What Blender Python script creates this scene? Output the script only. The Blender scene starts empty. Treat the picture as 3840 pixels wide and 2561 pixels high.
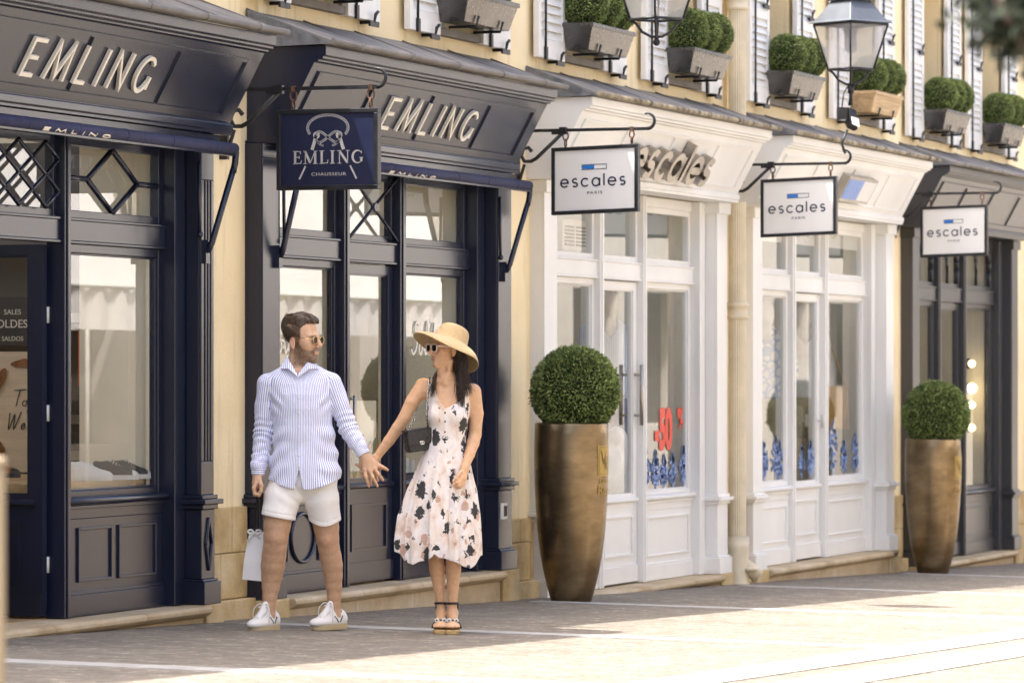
import bpy, bmesh, math, random
import numpy as np
from mathutils import Vector, Matrix
R = math.radians
random.seed(7)
sc = bpy.context.scene
COL = sc.collection
AL = math.atan((7644 - 1920) / 16333.0)          # yaw of the lens from the run of the street
CA, SA = math.cos(AL), math.sin(AL)

def gz(X, Y):                                     # the street falls away from the camera and to its central gutter
    yy = max(Y, -5.15)
    X = min(max(X, -30), 62)
    return -.02 - .0245 * (X - 24) - .016 * (-.3 - yy)

# ------------------------------------------------------------------ objects
W = {}
def reg(o, origin): W[o.name] = Vector(origin)
def tag(o, label=None, cat=None, group=None, kind=None):
    if label: o['label'] = label
    if cat: o['category'] = cat
    if group: o['group'] = group
    if kind: o['kind'] = kind
    return o
def thing(name, label, cat, loc=(0, 0, 0), rz=0, group=None):
    o = bpy.data.objects.new(name, None); COL.objects.link(o)
    o.location = loc; o.rotation_euler = (0, 0, rz); o.empty_display_size = .1
    reg(o, loc)
    return tag(o, label, cat, group)
def dup(o, loc=None, rz=None, label=None, parent=None):
    c = o.copy(); COL.objects.link(c)
    if parent is not None: c.parent = parent
    if loc is not None: c.location = loc; reg(c, loc)
    if rz is not None: c.rotation_euler = (0, 0, rz)
    if label: c['label'] = label
    for ch in list(o.children): dup(ch, parent=c)
    return c

class MB:
    def __init__(s): s.v = []; s.f = []; s.m = []; s.sm = []; s.cur = 0; s.uv = {}
    def mat(s, i): s.cur = i; return s
    def add(s, vs, fs, smooth=False):
        b = len(s.v); s.v += [tuple(p) for p in vs]
        for f in fs:
            s.f.append([b + i for i in f]); s.m.append(s.cur); s.sm.append(smooth)
        return s
    def box(s, x0, x1, y0, y1, z0, z1):
        return s.add([(x0, y0, z0), (x1, y0, z0), (x1, y1, z0), (x0, y1, z0), (x0, y0, z1), (x1, y0, z1), (x1, y1, z1), (x0, y1, z1)],
                     [(0, 3, 2, 1), (4, 5, 6, 7), (0, 1, 5, 4), (1, 2, 6, 5), (2, 3, 7, 6), (3, 0, 4, 7)])
    def hexa(s, b4, t4):
        return s.add(list(b4) + list(t4), [(0, 3, 2, 1), (4, 5, 6, 7), (0, 1, 5, 4), (1, 2, 6, 5), (2, 3, 7, 6), (3, 0, 4, 7)])
    def quad(s, a, b, c, d): return s.add([a, b, c, d], [(0, 1, 2, 3)])
    def sweepx(s, prof, x0, x1, caps=True, close=True):       # profile of (y, z) run along X
        n = len(prof)
        vs = [(x0, y, z) for y, z in prof] + [(x1, y, z) for y, z in prof]
        fs = [(i, (i + 1) % n, n + (i + 1) % n, n + i) for i in range(n if close else n - 1)]
        if caps: fs += [tuple(range(n))[::-1], tuple(range(n, 2 * n))]
        return s.add(vs, fs)
    def prism(s, poly, ax, lo, hi):                           # polygon extruded along axis ax
        def P(a, b, c): return {'x': (c, a, b), 'y': (a, c, b), 'z': (a, b, c)}[ax]
        n = len(poly)
        vs = [P(a, b, lo) for a, b in poly] + [P(a, b, hi) for a, b in poly]
        fs = [(i, (i + 1) % n, n + (i + 1) % n, n + i) for i in range(n)] + [tuple(range(n))[::-1], tuple(range(n, 2 * n))]
        return s.add(vs, fs)
    def tube(s, pts, r, n=8, caps=True, smooth=True, closed=False):
        pts = [Vector(p) for p in pts]; k = len(pts)
        rs = r if isinstance(r, (list, tuple)) else [r] * k
        vs = []; up = None
        for i, p in enumerate(pts):
            if closed: d = pts[(i + 1) % k] - pts[i - 1]
            else: d = pts[min(i + 1, k - 1)] - pts[max(i - 1, 0)]
            d = d.normalized() if d.length > 1e-9 else Vector((0, 0, 1))
            if up is None: up = Vector((0, 0, 1)) if abs(d.z) < .9 else Vector((1, 0, 0))
            a = d.cross(up)
            if a.length < 1e-6: a = d.cross(Vector((0, 1, 0)))
            a.normalize(); b = a.cross(d).normalized(); up = b
            for j in range(n):
                t = 2 * math.pi * (j + .5) / n
                vs.append(p + rs[i] * (a * math.cos(t) + b * math.sin(t)))
        fs = []
        for i in range(k if closed else k - 1):
            i2 = (i + 1) % k
            for j in range(n):
                j2 = (j + 1) % n
                fs.append((i * n + j, i * n + j2, i2 * n + j2, i2 * n + j))
        s.add(vs, fs, smooth)
        if caps and not closed:
            s.f.append([len(s.v) - len(vs) + j for j in range(n)][::-1]); s.m.append(s.cur); s.sm.append(False)
            s.f.append([len(s.v) - n + j for j in range(n)]); s.m.append(s.cur); s.sm.append(False)
        return s
    def cyl(s, p0, p1, r, n=12, smooth=True): return s.tube([p0, p1], r, n, True, smooth)
    def lathe(s, prof, c=(0, 0, 0), n=32, smooth=True, cap0=True, cap1=True, sx=1, sy=1):   # (r, z)
        vs = []
        for r, z in prof:
            for j in range(n):
                t = 2 * math.pi * j / n
                vs.append((c[0] + sx * r * math.cos(t), c[1] + sy * r * math.sin(t), c[2] + z))
        fs = []
        for i in range(len(prof) - 1):
            for j in range(n):
                j2 = (j + 1) % n
                fs.append((i * n + j, i * n + j2, (i + 1) * n + j2, (i + 1) * n + j))
        s.add(vs, fs, smooth)
        b = len(s.v) - len(vs)
        if cap0: s.f.append([b + j for j in range(n)][::-1]); s.m.append(s.cur); s.sm.append(False)
        if cap1: s.f.append([len(s.v) - n + j for j in range(n)]); s.m.append(s.cur); s.sm.append(False)
        return s
    def ball(s, c, r, n=16, m=10, sc3=(1, 1, 1)):
        prof = [(math.sin(math.pi * i / m), -math.cos(math.pi * i / m)) for i in range(m + 1)]
        vs = []
        for pr, pz in prof:
            for j in range(n):
                t = 2 * math.pi * j / n
                vs.append((c[0] + r * sc3[0] * pr * math.cos(t), c[1] + r * sc3[1] * pr * math.sin(t), c[2] + r * sc3[2] * pz))
        fs = []
        for i in range(m):
            for j in range(n):
                j2 = (j + 1) % n
                fs.append((i * n + j, i * n + j2, (i + 1) * n + j2, (i + 1) * n + j))
        return s.add(vs, fs, True)
    def stroke(s, pts, w, frame, th, cap=0.0):               # flat ribbon lettering: 2-D path -> slab, frame maps (x, y, depth)
        pts = [Vector((p[0], p[1])) for p in pts]; k = len(pts)
        L = []; Rr = []
        for i in range(k):
            a = (pts[i] - pts[max(i - 1, 0)]); b = (pts[min(i + 1, k - 1)] - pts[i])
            if a.length < 1e-9: a = b
            if b.length < 1e-9: b = a
            a = a.normalized(); b = b.normalized()
            na = Vector((-a.y, a.x)); nb = Vector((-b.y, b.x)); m = na + nb
            if m.length < .3: m = na
            m.normalize(); sc_ = 1 / max(.45, m.dot(na))
            ww = w(i / (k - 1)) if callable(w) else w
            p = pts[i].copy()
            if i == 0: p -= a * cap
            if i == k - 1: p += b * cap
            L.append(p + m * ww / 2 * sc_); Rr.append(p - m * ww / 2 * sc_)
        vs = []
        for d in (0, th):
            vs += [frame(q.x, q.y, d) for q in L] + [frame(q.x, q.y, d) for q in Rr]
        fs = []
        for i in range(k - 1):
            a, b, c, d = i, i + 1, k + i + 1, k + i; o = 2 * k
            fs += [(a, b, c, d), (o + d, o + c, o + b, o + a), (a, o + a, o + b, b), (d, c, o + c, o + d)]
        fs += [(0, k, 3 * k, 2 * k), (k - 1, 3 * k - 1, 4 * k - 1, 2 * k - 1)]
        return s.add(vs, fs)
    def text(s, txt, size, frame, th, spacing=1.0, shear=0, sx=1.0, align='CENTER', bold=0.0):
        cu = bpy.data.curves.new('t', 'FONT'); cu.body = txt; cu.size = size; cu.extrude = .5
        cu.space_character = spacing; cu.offset = bold; cu.align_x = align; cu.shear = shear; cu.resolution_u = 4
        ob = bpy.data.objects.new('t', cu); COL.objects.link(ob)
        me = bpy.data.meshes.new_from_object(ob.evaluated_get(bpy.context.evaluated_depsgraph_get()))
        s.add([frame(v.co.x * sx, v.co.y, th if v.co.z > 0 else 0) for v in me.vertices], [tuple(p.vertices) for p in me.polygons])
        COL.objects.unlink(ob); bpy.data.objects.remove(ob); bpy.data.curves.remove(cu); bpy.data.meshes.remove(me)
        return s
    def mesh(s, name, mats):
        me = bpy.data.meshes.new(name)
        me.from_pydata(s.v, [], s.f)
        for m in (mats if isinstance(mats, (list, tuple)) else [mats]): me.materials.append(m)
        me.polygons.foreach_set('material_index', s.m); me.polygons.foreach_set('use_smooth', s.sm)
        me.update(); return me
    def build(s, name, mats, parent=None, bev=0, local=False, fix=True):
        if parent is not None and not local:
            o = W[parent.name]; s.v = [(x - o.x, y - o.y, z - o.z) for x, y, z in s.v]
        me = s.mesh(name, mats)
        if fix:
            bm = bmesh.new(); bm.from_mesh(me); bmesh.ops.recalc_face_normals(bm, faces=bm.faces); bm.to_mesh(me); bm.free()
        o = bpy.data.objects.new(name, me); COL.objects.link(o)
        if parent is not None: o.parent = parent; reg(o, W[parent.name])
        else: reg(o, (0, 0, 0))
        if bev:
            b = o.modifiers.new('b', 'BEVEL'); b.width = bev; b.segments = 2; b.limit_method = 'ANGLE'; b.angle_limit = R(40)
            b.harden_normals = False
        return o

# ------------------------------------------------------------------ materials
def nd(nt, t, **kw):
    n = nt.nodes.new(t)
    for k, v in kw.items():
        if k.startswith('_'): setattr(n, k[1:], v)
        else: n.inputs[k.replace('_', ' ')].default_value = v
    return n
def newmat(name):
    m = bpy.data.materials.new(name); m.use_nodes = True
    return m, m.node_tree, m.node_tree.nodes['Principled BSDF']
def coords(nt, scale=(1, 1, 1), rot=(0, 0, 0), kind='Object'):
    tc = nd(nt, 'ShaderNodeTexCoord'); mp = nd(nt, 'ShaderNodeMapping')
    mp.inputs['Scale'].default_value = scale; mp.inputs['Rotation'].default_value = rot
    nt.links.new(tc.outputs[kind], mp.inputs[0]); return mp.outputs[0]
def noise(nt, vec, scale, detail=4, rough=.55):
    n = nd(nt, 'ShaderNodeTexNoise'); n.inputs['Scale'].default_value = scale; n.inputs['Detail'].default_value = detail
    n.inputs['Roughness'].default_value = rough
    nt.links.new(vec, n.inputs['Vector']); return n.outputs['Fac']
def ramp(nt, fac, stops):
    r = nd(nt, 'ShaderNodeValToRGB'); e = r.color_ramp.elements
    while len(e) > 1: e.remove(e[-1])
    e[0].position = stops[0][0]; e[0].color = (*stops[0][1], 1)
    for p, c in stops[1:]:
        x = e.new(p); x.color = (*c, 1)
    nt.links.new(fac, r.inputs[0]); return r.outputs[0]
def mix(nt, fac, a, b, mode='MIX'):
    m = nd(nt, 'ShaderNodeMix', _data_type='RGBA', _blend_type=mode)
    for i, x in ((0, fac), (6, a), (7, b)):
        if isinstance(x, (int, float)): m.inputs[i].default_value = x
        elif isinstance(x, tuple): m.inputs[i].default_value = (*x, 1)
        else: nt.links.new(x, m.inputs[i])
    return m.outputs[2]
def math_(nt, op, a, b=0.0, c=0.0):
    m = nd(nt, 'ShaderNodeMath', _operation=op)
    for i, x in enumerate((a, b, c)):
        if isinstance(x, (int, float)): m.inputs[i].default_value = x
        else: nt.links.new(x, m.inputs[i])
    return m.outputs[0]
def bump(nt, bsdf, h, strength=.3, dist=.01):
    b = nd(nt, 'ShaderNodeBump'); b.inputs['Strength'].default_value = strength; b.inputs['Distance'].default_value = dist
    nt.links.new(h, b.inputs['Height']); nt.links.new(b.outputs[0], bsdf.inputs['Normal']); return b
def P(name, col, rough=.5, metal=0, var=.15, vscale=3, bs=40, bstr=.15, bdist=.004, coat=0, spec=.5, vs=(1, 1, 1), rvar=.2):
    m, nt, b = newmat(name)
    b.inputs['Roughness'].default_value = rough; b.inputs['Metallic'].default_value = metal
    b.inputs['Coat Weight'].default_value = coat; b.inputs['Specular IOR Level'].default_value = spec
    v = coords(nt, vs)
    n = noise(nt, v, vscale, 5)
    lo = tuple(max(0, c * (1 - var)) for c in col); hi = tuple(min(1, c * (1 + var)) for c in col)
    nt.links.new(ramp(nt, n, [(.3, lo), (.7, hi)]), b.inputs['Base Color'])
    rr = nd(nt, 'ShaderNodeMapRange'); rr.inputs['To Min'].default_value = max(0, rough * (1 - rvar)); rr.inputs['To Max'].default_value = min(1, rough * (1 + rvar))
    nt.links.new(noise(nt, v, vscale * 4, 3), rr.inputs[0]); nt.links.new(rr.outputs[0], b.inputs['Roughness'])
    if bstr: bump(nt, b, noise(nt, v, bs, 3), bstr, bdist)
    return m

M = {}
def build_materials():
    M['navy'] = P('navy_paint', (.009, .013, .033), .26, var=.1, vscale=1.1, bstr=0, spec=.56, rvar=.02)
    M['white'] = P('white_paint', (.78, .78, .765), .42, var=.075, vscale=1.3, bs=50, bstr=.05, vs=(1, 1, .5))
    M['grey'] = P('dark_grey_paint', (.045, .046, .052), .3, var=.08, vscale=1.1, bstr=0, spec=.7, rvar=.02)
    M['iron'] = P('black_iron', (.015, .016, .020), .42, .2, var=.5, vscale=14, bs=70, bstr=.25)
    M['steel'] = P('brushed_steel', (.42, .39, .35), .32, 1, var=.12, vscale=5, bstr=.05)
    M['bsteel'] = P('planter_metal', (.13, .125, .12), .28, .9, var=.25, vscale=3, bs=5, bstr=.08, bdist=.01)
    M['zinc'] = P('zinc_sheet', (.20, .185, .17), .75, 0, var=.3, vscale=4, bs=12, bstr=.15, bdist=.01)
    M['lead'] = P('lead_flashing', (.16, .17, .19), .5, .3, var=.4, vscale=12, bs=25, bstr=.5, bdist=.01)
    M['canvas'] = P('navy_canvas', (.022, .026, .075), .85, var=.25, vscale=8, bs=120, bstr=.3)
    M['cream'] = P('cream_lining', (.84, .77, .60), .7, var=.05, bstr=.03)
    M['greywall'] = P('grey_lining', (.62, .64, .58), .6, var=.06, bstr=.03)
    M['dark'] = P('dark_interior', (.11, .095, .08), .7, var=.3, bstr=.05)
    M['oak'] = P('oak_board', (.48, .33, .17), .5, var=.25, vscale=3, vs=(1, 6, 12), bs=20, bstr=.1)
    M['orange'] = P('orange_wool', (.65, .14, .02), .9, var=.2, bs=200, bstr=.4)
    M['charcoal'] = P('charcoal_suede', (.055, .05, .046), .9, var=.2, bstr=.2)
    M['black'] = P('black_print', (.01, .01, .012), .5, var=.1, bstr=0)
    M['letter'] = P('cream_lettering', (.80, .76, .66), .45, var=.04, bstr=.03)
    M['silver'] = P('silver_print', (.52, .50, .48), .4, .1, var=.06, bstr=0)
    M['navyboard'] = P('navy_board', (.010, .014, .045), .38, var=.12, bstr=.04)
    M['whiteboard'] = P('white_board', (.74, .74, .73), .35, var=.03, bstr=.02)
    M['inkblue'] = P('dark_blue_ink', (.012, .016, .05), .5, var=.05, bstr=0)
    M['blue'] = P('bright_blue_ink', (.02, .17, .55), .5, var=.05, bstr=0)
    M['coral'] = P('coral_blue_vinyl', (.22, .34, .70), .5, var=.15, vscale=20, bstr=0)
    M['red'] = P('red_vinyl', (.75, .06, .03), .5, var=.05, bstr=0)
    M['pipe'] = P('cream_pipe_paint', (.66, .58, .42), .5, var=.12, vscale=5, bs=30, bstr=.1)
    M['rubber'] = P('white_plastic', (.7, .69, .66), .4, var=.04, bstr=.02)
    M['brownleather'] = P('brown_leather', (.22, .08, .025), .28, var=.5, vscale=9, bstr=.1)
    M['gold'] = P('gold_print', (.42, .29, .07), .4, .3, var=.1, bstr=0)
    M['postcream'] = P('cream_post_paint', (.30, .235, .145), .6, var=.08, bstr=.05)
    M['yellowpanel'] = P('ochre_panel', (.62, .38, .08), .6, var=.1, bstr=.05)
    M['mannequin'] = P('mannequin_white', (.7, .68, .64), .4, var=.03, bstr=0)
    # painted render on the houses: ochre with pale blooms, vertical rain streaks and a trowelled surface
    m, nt, b = newmat('ochre_render'); v = coords(nt)
    base = ramp(nt, noise(nt, v, .9, 6, .6), [(.25, (.77, .615, .36)), (.5, (.86, .72, .455)), (.75, (.90, .79, .56))])
    st = noise(nt, coords(nt, (5, 5, .45)), 1.6, 5, .6)
    base = mix(nt, math_(nt, 'MULTIPLY', math_(nt, 'SMOOTH_MIN', math_(nt, 'MAXIMUM', math_(nt, 'SUBTRACT', st, .55), 0.0), .2, .1), 3.4), base, (.54, .42, .27))
    base = mix(nt, math_(nt, 'MULTIPLY', math_(nt, 'GREATER_THAN', noise(nt, v, 26, 3), .71), .25), base, (.45, .36, .24))
    nt.links.new(base, b.inputs['Base Color']); b.inputs['Roughness'].default_value = .85
    bump(nt, b, noise(nt, v, 30, 6, .65), .35, .01); M['render'] = m
    # limestone: pitted, blond
    def stone(name, a, c, d):
        m, nt, b = newmat(name); v = coords(nt)
        k = ramp(nt, noise(nt, v, 2.2, 8, .62), [(.3, a), (.52, c), (.72, d)])
        pit = noise(nt, v, 42, 4, .6)
        k = mix(nt, math_(nt, 'MULTIPLY', math_(nt, 'GREATER_THAN', pit, .66), .45), k, (.20, .13, .06))
        nt.links.new(k, b.inputs['Base Color']); b.inputs['Roughness'].default_value = .85
        bump(nt, b, noise(nt, v, 28, 6, .7), .5, .012); M[name] = m
    stone('limestone', (.30, .19, .07), (.52, .38, .18), (.66, .54, .34))
    stone('step_stone', (.38, .27, .15), (.52, .41, .26), (.64, .54, .40))
    # paving: thin bricks laid across the street, pale open end joints
    m, nt, b = newmat('brick_paving'); v = coords(nt, (1, 1, 1), (0, 0, R(90)))
    br = nd(nt, 'ShaderNodeTexBrick'); nt.links.new(v, br.inputs['Vector'])
    br.inputs['Scale'].default_value = 1; br.inputs['Brick Width'].default_value = .22; br.inputs['Row Height'].default_value = .108
    br.inputs['Mortar Size'].default_value = .006; br.inputs['Mortar Smooth'].default_value = .3
    br.inputs['Color1'].default_value = (.205, .180, .142, 1); br.inputs['Color2'].default_value = (.168, .146, .113, 1)
    br.inputs['Mortar'].default_value = (.62, .52, .40, 1); br.offset = .5
    jn = noise(nt, v, 6.5, 2)
    mort = ramp(nt, jn, [(.52, (.095, .08, .062)), (.60, (.50, .45, .37))])
    nt.links.new(mort, br.inputs['Mortar'])
    k = mix(nt, .55, br.outputs['Color'], ramp(nt, noise(nt, v, .7, 7, .65), [(.3, (.62, .58, .54)), (.7, (1.25, 1.2, 1.15))]), 'MULTIPLY')
    k = mix(nt, .5, k, ramp(nt, noise(nt, v, 17, 5, .7), [(.3, (.7, .7, .7)), (.7, (1.2, 1.2, 1.2))]), 'MULTIPLY')
    nt.links.new(k, b.inputs['Base Color']); b.inputs['Roughness'].default_value = .8
    h = math_(nt, 'ADD', math_(nt, 'MULTIPLY', br.outputs['Fac'], -1.0), math_(nt, 'MULTIPLY', noise(nt, v, 30, 4), .5))
    bump(nt, b, h, .5, .006); M['paving'] = m
    M['stripe'] = P('pale_granite', (.36, .345, .32), .75, var=.16, vscale=9, bs=90, bstr=.3)
    # bronze-glazed planter
    m, nt, b = newmat('bronze_glaze'); v = coords(nt, (1, 1, 2.2))
    k = ramp(nt, noise(nt, v, 2.6, 7, .7), [(.28, (.14, .098, .054)), (.5, (.225, .163, .092)), (.74, (.33, .245, .145))])
    nt.links.new(k, b.inputs['Base Color']); b.inputs['Metallic'].default_value = .92
    rr = nd(nt, 'ShaderNodeMapRange'); rr.inputs['To Min'].default_value = .22; rr.inputs['To Max'].default_value = .40
    nt.links.new(noise(nt, v, 6, 4), rr.inputs[0]); nt.links.new(rr.outputs[0], b.inputs['Roughness'])
    bump(nt, b, noise(nt, v, 16, 5), .18, .006); M['bronze'] = m
    # box foliage
    def leaf(name, a, c):
        m, nt, b = newmat(name)
        g = nd(nt, 'ShaderNodeAttribute'); g.attribute_name = 'tone'
        nt.links.new(ramp(nt, g.outputs['Fac'], [(0, a), (1, c)]), b.inputs['Base Color'])
        b.inputs['Roughness'].default_value = .5; M[name] = m
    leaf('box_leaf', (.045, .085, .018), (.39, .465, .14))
    leaf('tree_leaf', (.006, .012, .004), (.025, .038, .012))
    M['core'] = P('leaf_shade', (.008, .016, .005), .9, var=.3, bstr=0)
    # glass: thin panes that mirror more at grazing angles
    def glass(name, ior, tint, rough=0.0):
        m = bpy.data.materials.new(name); m.use_nodes = True; nt = m.node_tree
        nt.nodes.remove(nt.nodes['Principled BSDF']); out = nt.nodes['Material Output']
        t = nd(nt, 'ShaderNodeBsdfTransparent'); t.inputs[0].default_value = (*tint, 1)
        g = nd(nt, 'ShaderNodeBsdfGlossy'); g.inputs['Roughness'].default_value = rough; g.inputs['Color'].default_value = (.97, .97, .97, 1)
        f = nd(nt, 'ShaderNodeFresnel'); geo = nd(nt, 'ShaderNodeNewGeometry')
        iq = nd(nt, 'ShaderNodeMapRange'); iq.inputs['To Min'].default_value = ior; iq.inputs['To Max'].default_value = 1 / ior
        nt.links.new(geo.outputs['Backfacing'], iq.inputs[0]); nt.links.new(iq.outputs[0], f.inputs['IOR'])
        ms = nd(nt, 'ShaderNodeMixShader')
        nt.links.new(f.outputs[0], ms.inputs[0]); nt.links.new(t.outputs[0], ms.inputs[1]); nt.links.new(g.outputs[0], ms.inputs[2])
        nt.links.new(ms.outputs[0], out.inputs[0]); M[name] = m
    glass('shop_glass', 1.95, (.94, .95, .93)); glass('lamp_glass', 1.5, (.95, .95, .95), .05)
    nt = M['lamp_glass'].node_tree; tr = nd(nt, 'ShaderNodeBsdfTranslucent'); tr.inputs[0].default_value = (.85, .85, .85, 1); df = nd(nt, 'ShaderNodeBsdfDiffuse'); df.inputs[0].default_value = (.8, .8, .8, 1)
    m1 = nd(nt, 'ShaderNodeMixShader'); m1.inputs[0].default_value = .5; m2 = nd(nt, 'ShaderNodeMixShader'); m2.inputs[0].default_value = .3; out = nt.nodes['Material Output']; old = out.inputs[0].links[0].from_socket
    nt.links.new(tr.outputs[0], m1.inputs[1]); nt.links.new(df.outputs[0], m1.inputs[2]); nt.links.new(old, m2.inputs[1]); nt.links.new(m1.outputs[0], m2.inputs[2]); nt.links.new(m2.outputs[0], out.inputs[0])
    # warm spot bulb
    m, nt, b = newmat('lit_bulb'); b.inputs['Base Color'].default_value = (1, .8, .5, 1)
    b.inputs['Emission Color'].default_value = (1, .78, .45, 1); b.inputs['Emission Strength'].default_value = 2.2; M['bulb'] = m
build_materials()
# ------------------------------------------------------------------ ground
def build_ground():
    g = MB()
    xs = [-300, -30, 0, 10, 16, 20, 24, 28, 32, 36, 40, 44, 50, 62, 90, 160, 900]; ys = [500, 2, -.3, -5.15, -14, -500]
    vs = [(x, y, gz(x, y)) for x in xs for y in ys]; n = len(ys)
    g.add(vs, [(i * n + j, i * n + j + 1, (i + 1) * n + j + 1, (i + 1) * n + j) for i in range(len(xs) - 1) for j in range(n - 1)])
    tag(g.build('street', M['paving']), 'street of thin beige bricks falling gently away', 'street', kind='structure')
    def sheet(x0, x1, y0, y1, up, seg):
        mb = MB()
        L = max(x1 - x0, y0 - y1); k = max(1, round(L / seg))
        for i in range(k):
            if x1 - x0 > y0 - y1: a, b, c, d = x0 + (x1 - x0) * i / k + .004, x0 + (x1 - x0) * (i + 1) / k - .004, y0, y1
            else: a, b, c, d = x0, x1, y0 + (y1 - y0) * i / k - .004, y0 + (y1 - y0) * (i + 1) / k + .004
            q = [(a, c), (a, d), (b, d), (b, c)]
            mb.add([(x, y, gz(x, y) + up) for x, y in q] + [(x, y, gz(x, y) - .05) for x, y in q], [(0, 1, 2, 3), (0, 4, 5, 1), (1, 5, 6, 2), (2, 6, 7, 3), (3, 7, 4, 0)])
        return mb
    for x in (13.6, 18.87, 23.98, 29.24, 34.5, 39.9, 45.2):
        mb = sheet(x - .15, x + .15, -.32, -4.245, .005, .8)
        tag(mb.build('pavement_strip', M['stripe']), 'strip of pale granite slabs crossing the brick street', 'paving strip', 'granite strips across the street', 'structure')
    mb = sheet(-10, 80, -4.25, -4.60, .006, 1.0); mb2 = sheet(-10, 80, -4.80, -5.15, .006, 1.0); mb.add(mb2.v, mb2.f)
    mb3 = sheet(-10, 80, -4.605, -4.795, -.012, 1.0); mb.add(mb3.v, mb3.f)
    tag(mb.build('street_gutter', M['stripe']), 'pale stone gutter band running along the middle of the street', 'gutter', kind='structure')

# ------------------------------------------------------------------ houses
SILL = 3.84
def shutter_mb(x0, x1, z0, z1, y):
    mb = MB(); t = .045
    for a, b in ((x0, x0 + .06), (x1 - .06, x1)): mb.box(a, b, y - t, y, z0, z1)
    for a, b in ((z0, z0 + .14), (z1 - .1, z1), (z0 + .72, z0 + .80)): mb.box(x0 + .06, x1 - .06, y - t, y, a, b)
    for za, zb in ((z0 + .14, z0 + .72), (z0 + .80, z1 - .1)):
        n = round((zb - za) / .062); h = (zb - za) / n
        for i in range(n):
            z = za + i * h
            mb.hexa([(x0 + .06, y - t + .002, z + .004), (x1 - .06, y - t + .002, z + .004), (x1 - .06, y - t + .012, z), (x0 + .06, y - t + .012, z)],
                    [(x0 + .06, y - .012, z + h + .012), (x1 - .06, y - .012, z + h + .012), (x1 - .06, y - .004, z + h + .006), (x0 + .06, y - .004, z + h + .006)])
    return mb

def house(label, x0, x1, yf, wins, top, piers, plinths):
    t = thing('terraced_house', label, 'house', (x0, yf, gz(x0, 0)))
    mb = MB(); D = .42
    y0, y1 = yf, yf + D
    mb.box(x0, x1, y0, y1, 2.9, SILL)
    edges = sorted(wins); x = x0
    for a, b in edges:
        mb.box(x, a, y0, y1, SILL, 5.28); x = b
    mb.box(x, x1, y0, y1, SILL, 5.28)
    mb.box(x0, x1, y0, y1, 5.28, top)
    for a, b, zb in piers: mb.box(a, b, y0, y1, zb, 2.9)
    mb.build('wall', M['render'], t)
    rf = MB()
    rf.sweepx([(yf - .06, top), (yf - .06, top + .06), (yf + 2.6, top + 2.0), (yf + 5.2, top + .06), (yf + 5.2, top)], x0, x1)
    rf.build('roof', M['zinc'], t)
    for a, b, zb, zt in plinths:
        mb = MB(); zs = [zb - .6, zb + .12, zb + .40, zt]; k = 0
        for i in range(3):
            if zs[i + 1] - zs[i] < .05: continue
            cuts = [a, b] if i == 0 else ([a, a + (b - a) * .42, b] if i == 1 else [a, a + (b - a) * .66, b])
            for j in range(len(cuts) - 1):
                mb.box(cuts[j] + .002, cuts[j + 1] - .002, yf - (.085 if i == 0 else .028), yf + .1, zs[i] + .002, zs[i + 1] - .002)
        mb.build('stone_plinth', M['limestone'], t, bev=.006)
    for a, b in wins:
        w = MB(); w.box(a - .02, b + .02, yf - .06, yf + .2, SILL - .05, SILL); w.build('window_sill', M['zinc'], t)
        f = MB(); yy = yf + .22; c = (a + b) / 2
        for p, q in ((a, a + .05), (b - .05, b), (c - .03, c + .03)): f.box(p, q, yy, yy + .06, SILL, 5.28)
        for z in (SILL, 4.5, 5.22):
            for p, q in ((a + .05, c - .03), (c + .03, b - .05)): f.box(p, q, yy + .003, yy + .057, z, z + .06)
        fo = f.build('window', M['white'], t, bev=.004)
        g = MB(); g.quad((a, yy + .03, SILL), (b, yy + .03, SILL), (b, yy + .03, 5.28), (a, yy + .03, 5.28)); g.build('pane', M['shop_glass'], fo)
        r = MB(); r.box(a - .1, b + .1, yf + 1.2, yf + 1.25, SILL - .2, 5.5); r.build('room_wall', M['cream'], t)
        for s0, s1, side in ((a - .60, a - .005, -1), (b + .005, b + .58, 1)):
            so = shutter_mb(s0, s1, SILL - .06, 5.3, yf - .035).build('shutter', M['white'], t, bev=.003)
            ir = MB(); xx = s0 + .09 if side < 0 else s1 - .09
            xo = s0 + .02 if side < 0 else s1 - .02
            ir.tube([(s0 + .13, yf - .088, SILL - .07), (s0 + .13, yf - .088, 5.28)], .009, 6)
            ir.box(s0 + .11, s0 + .15, yf - .1, yf - .08, SILL - .07, SILL + .02)
            for zh in (SILL - .07, 4.62): 
                ir.tube([(s1 - .16, yf, zh), (s1 - .16, yf - .10, zh), (s1 - .16, yf - .11, zh + .05), (s1 - .13, yf - .115, zh + .07)], .012, 6)
                ir.box(s1 - .24, s1 - .08, yf - .105, yf - .09, zh - .03, zh + .005)
            ir.build('shutter_hook', M['iron'], so)
    return t

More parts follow.
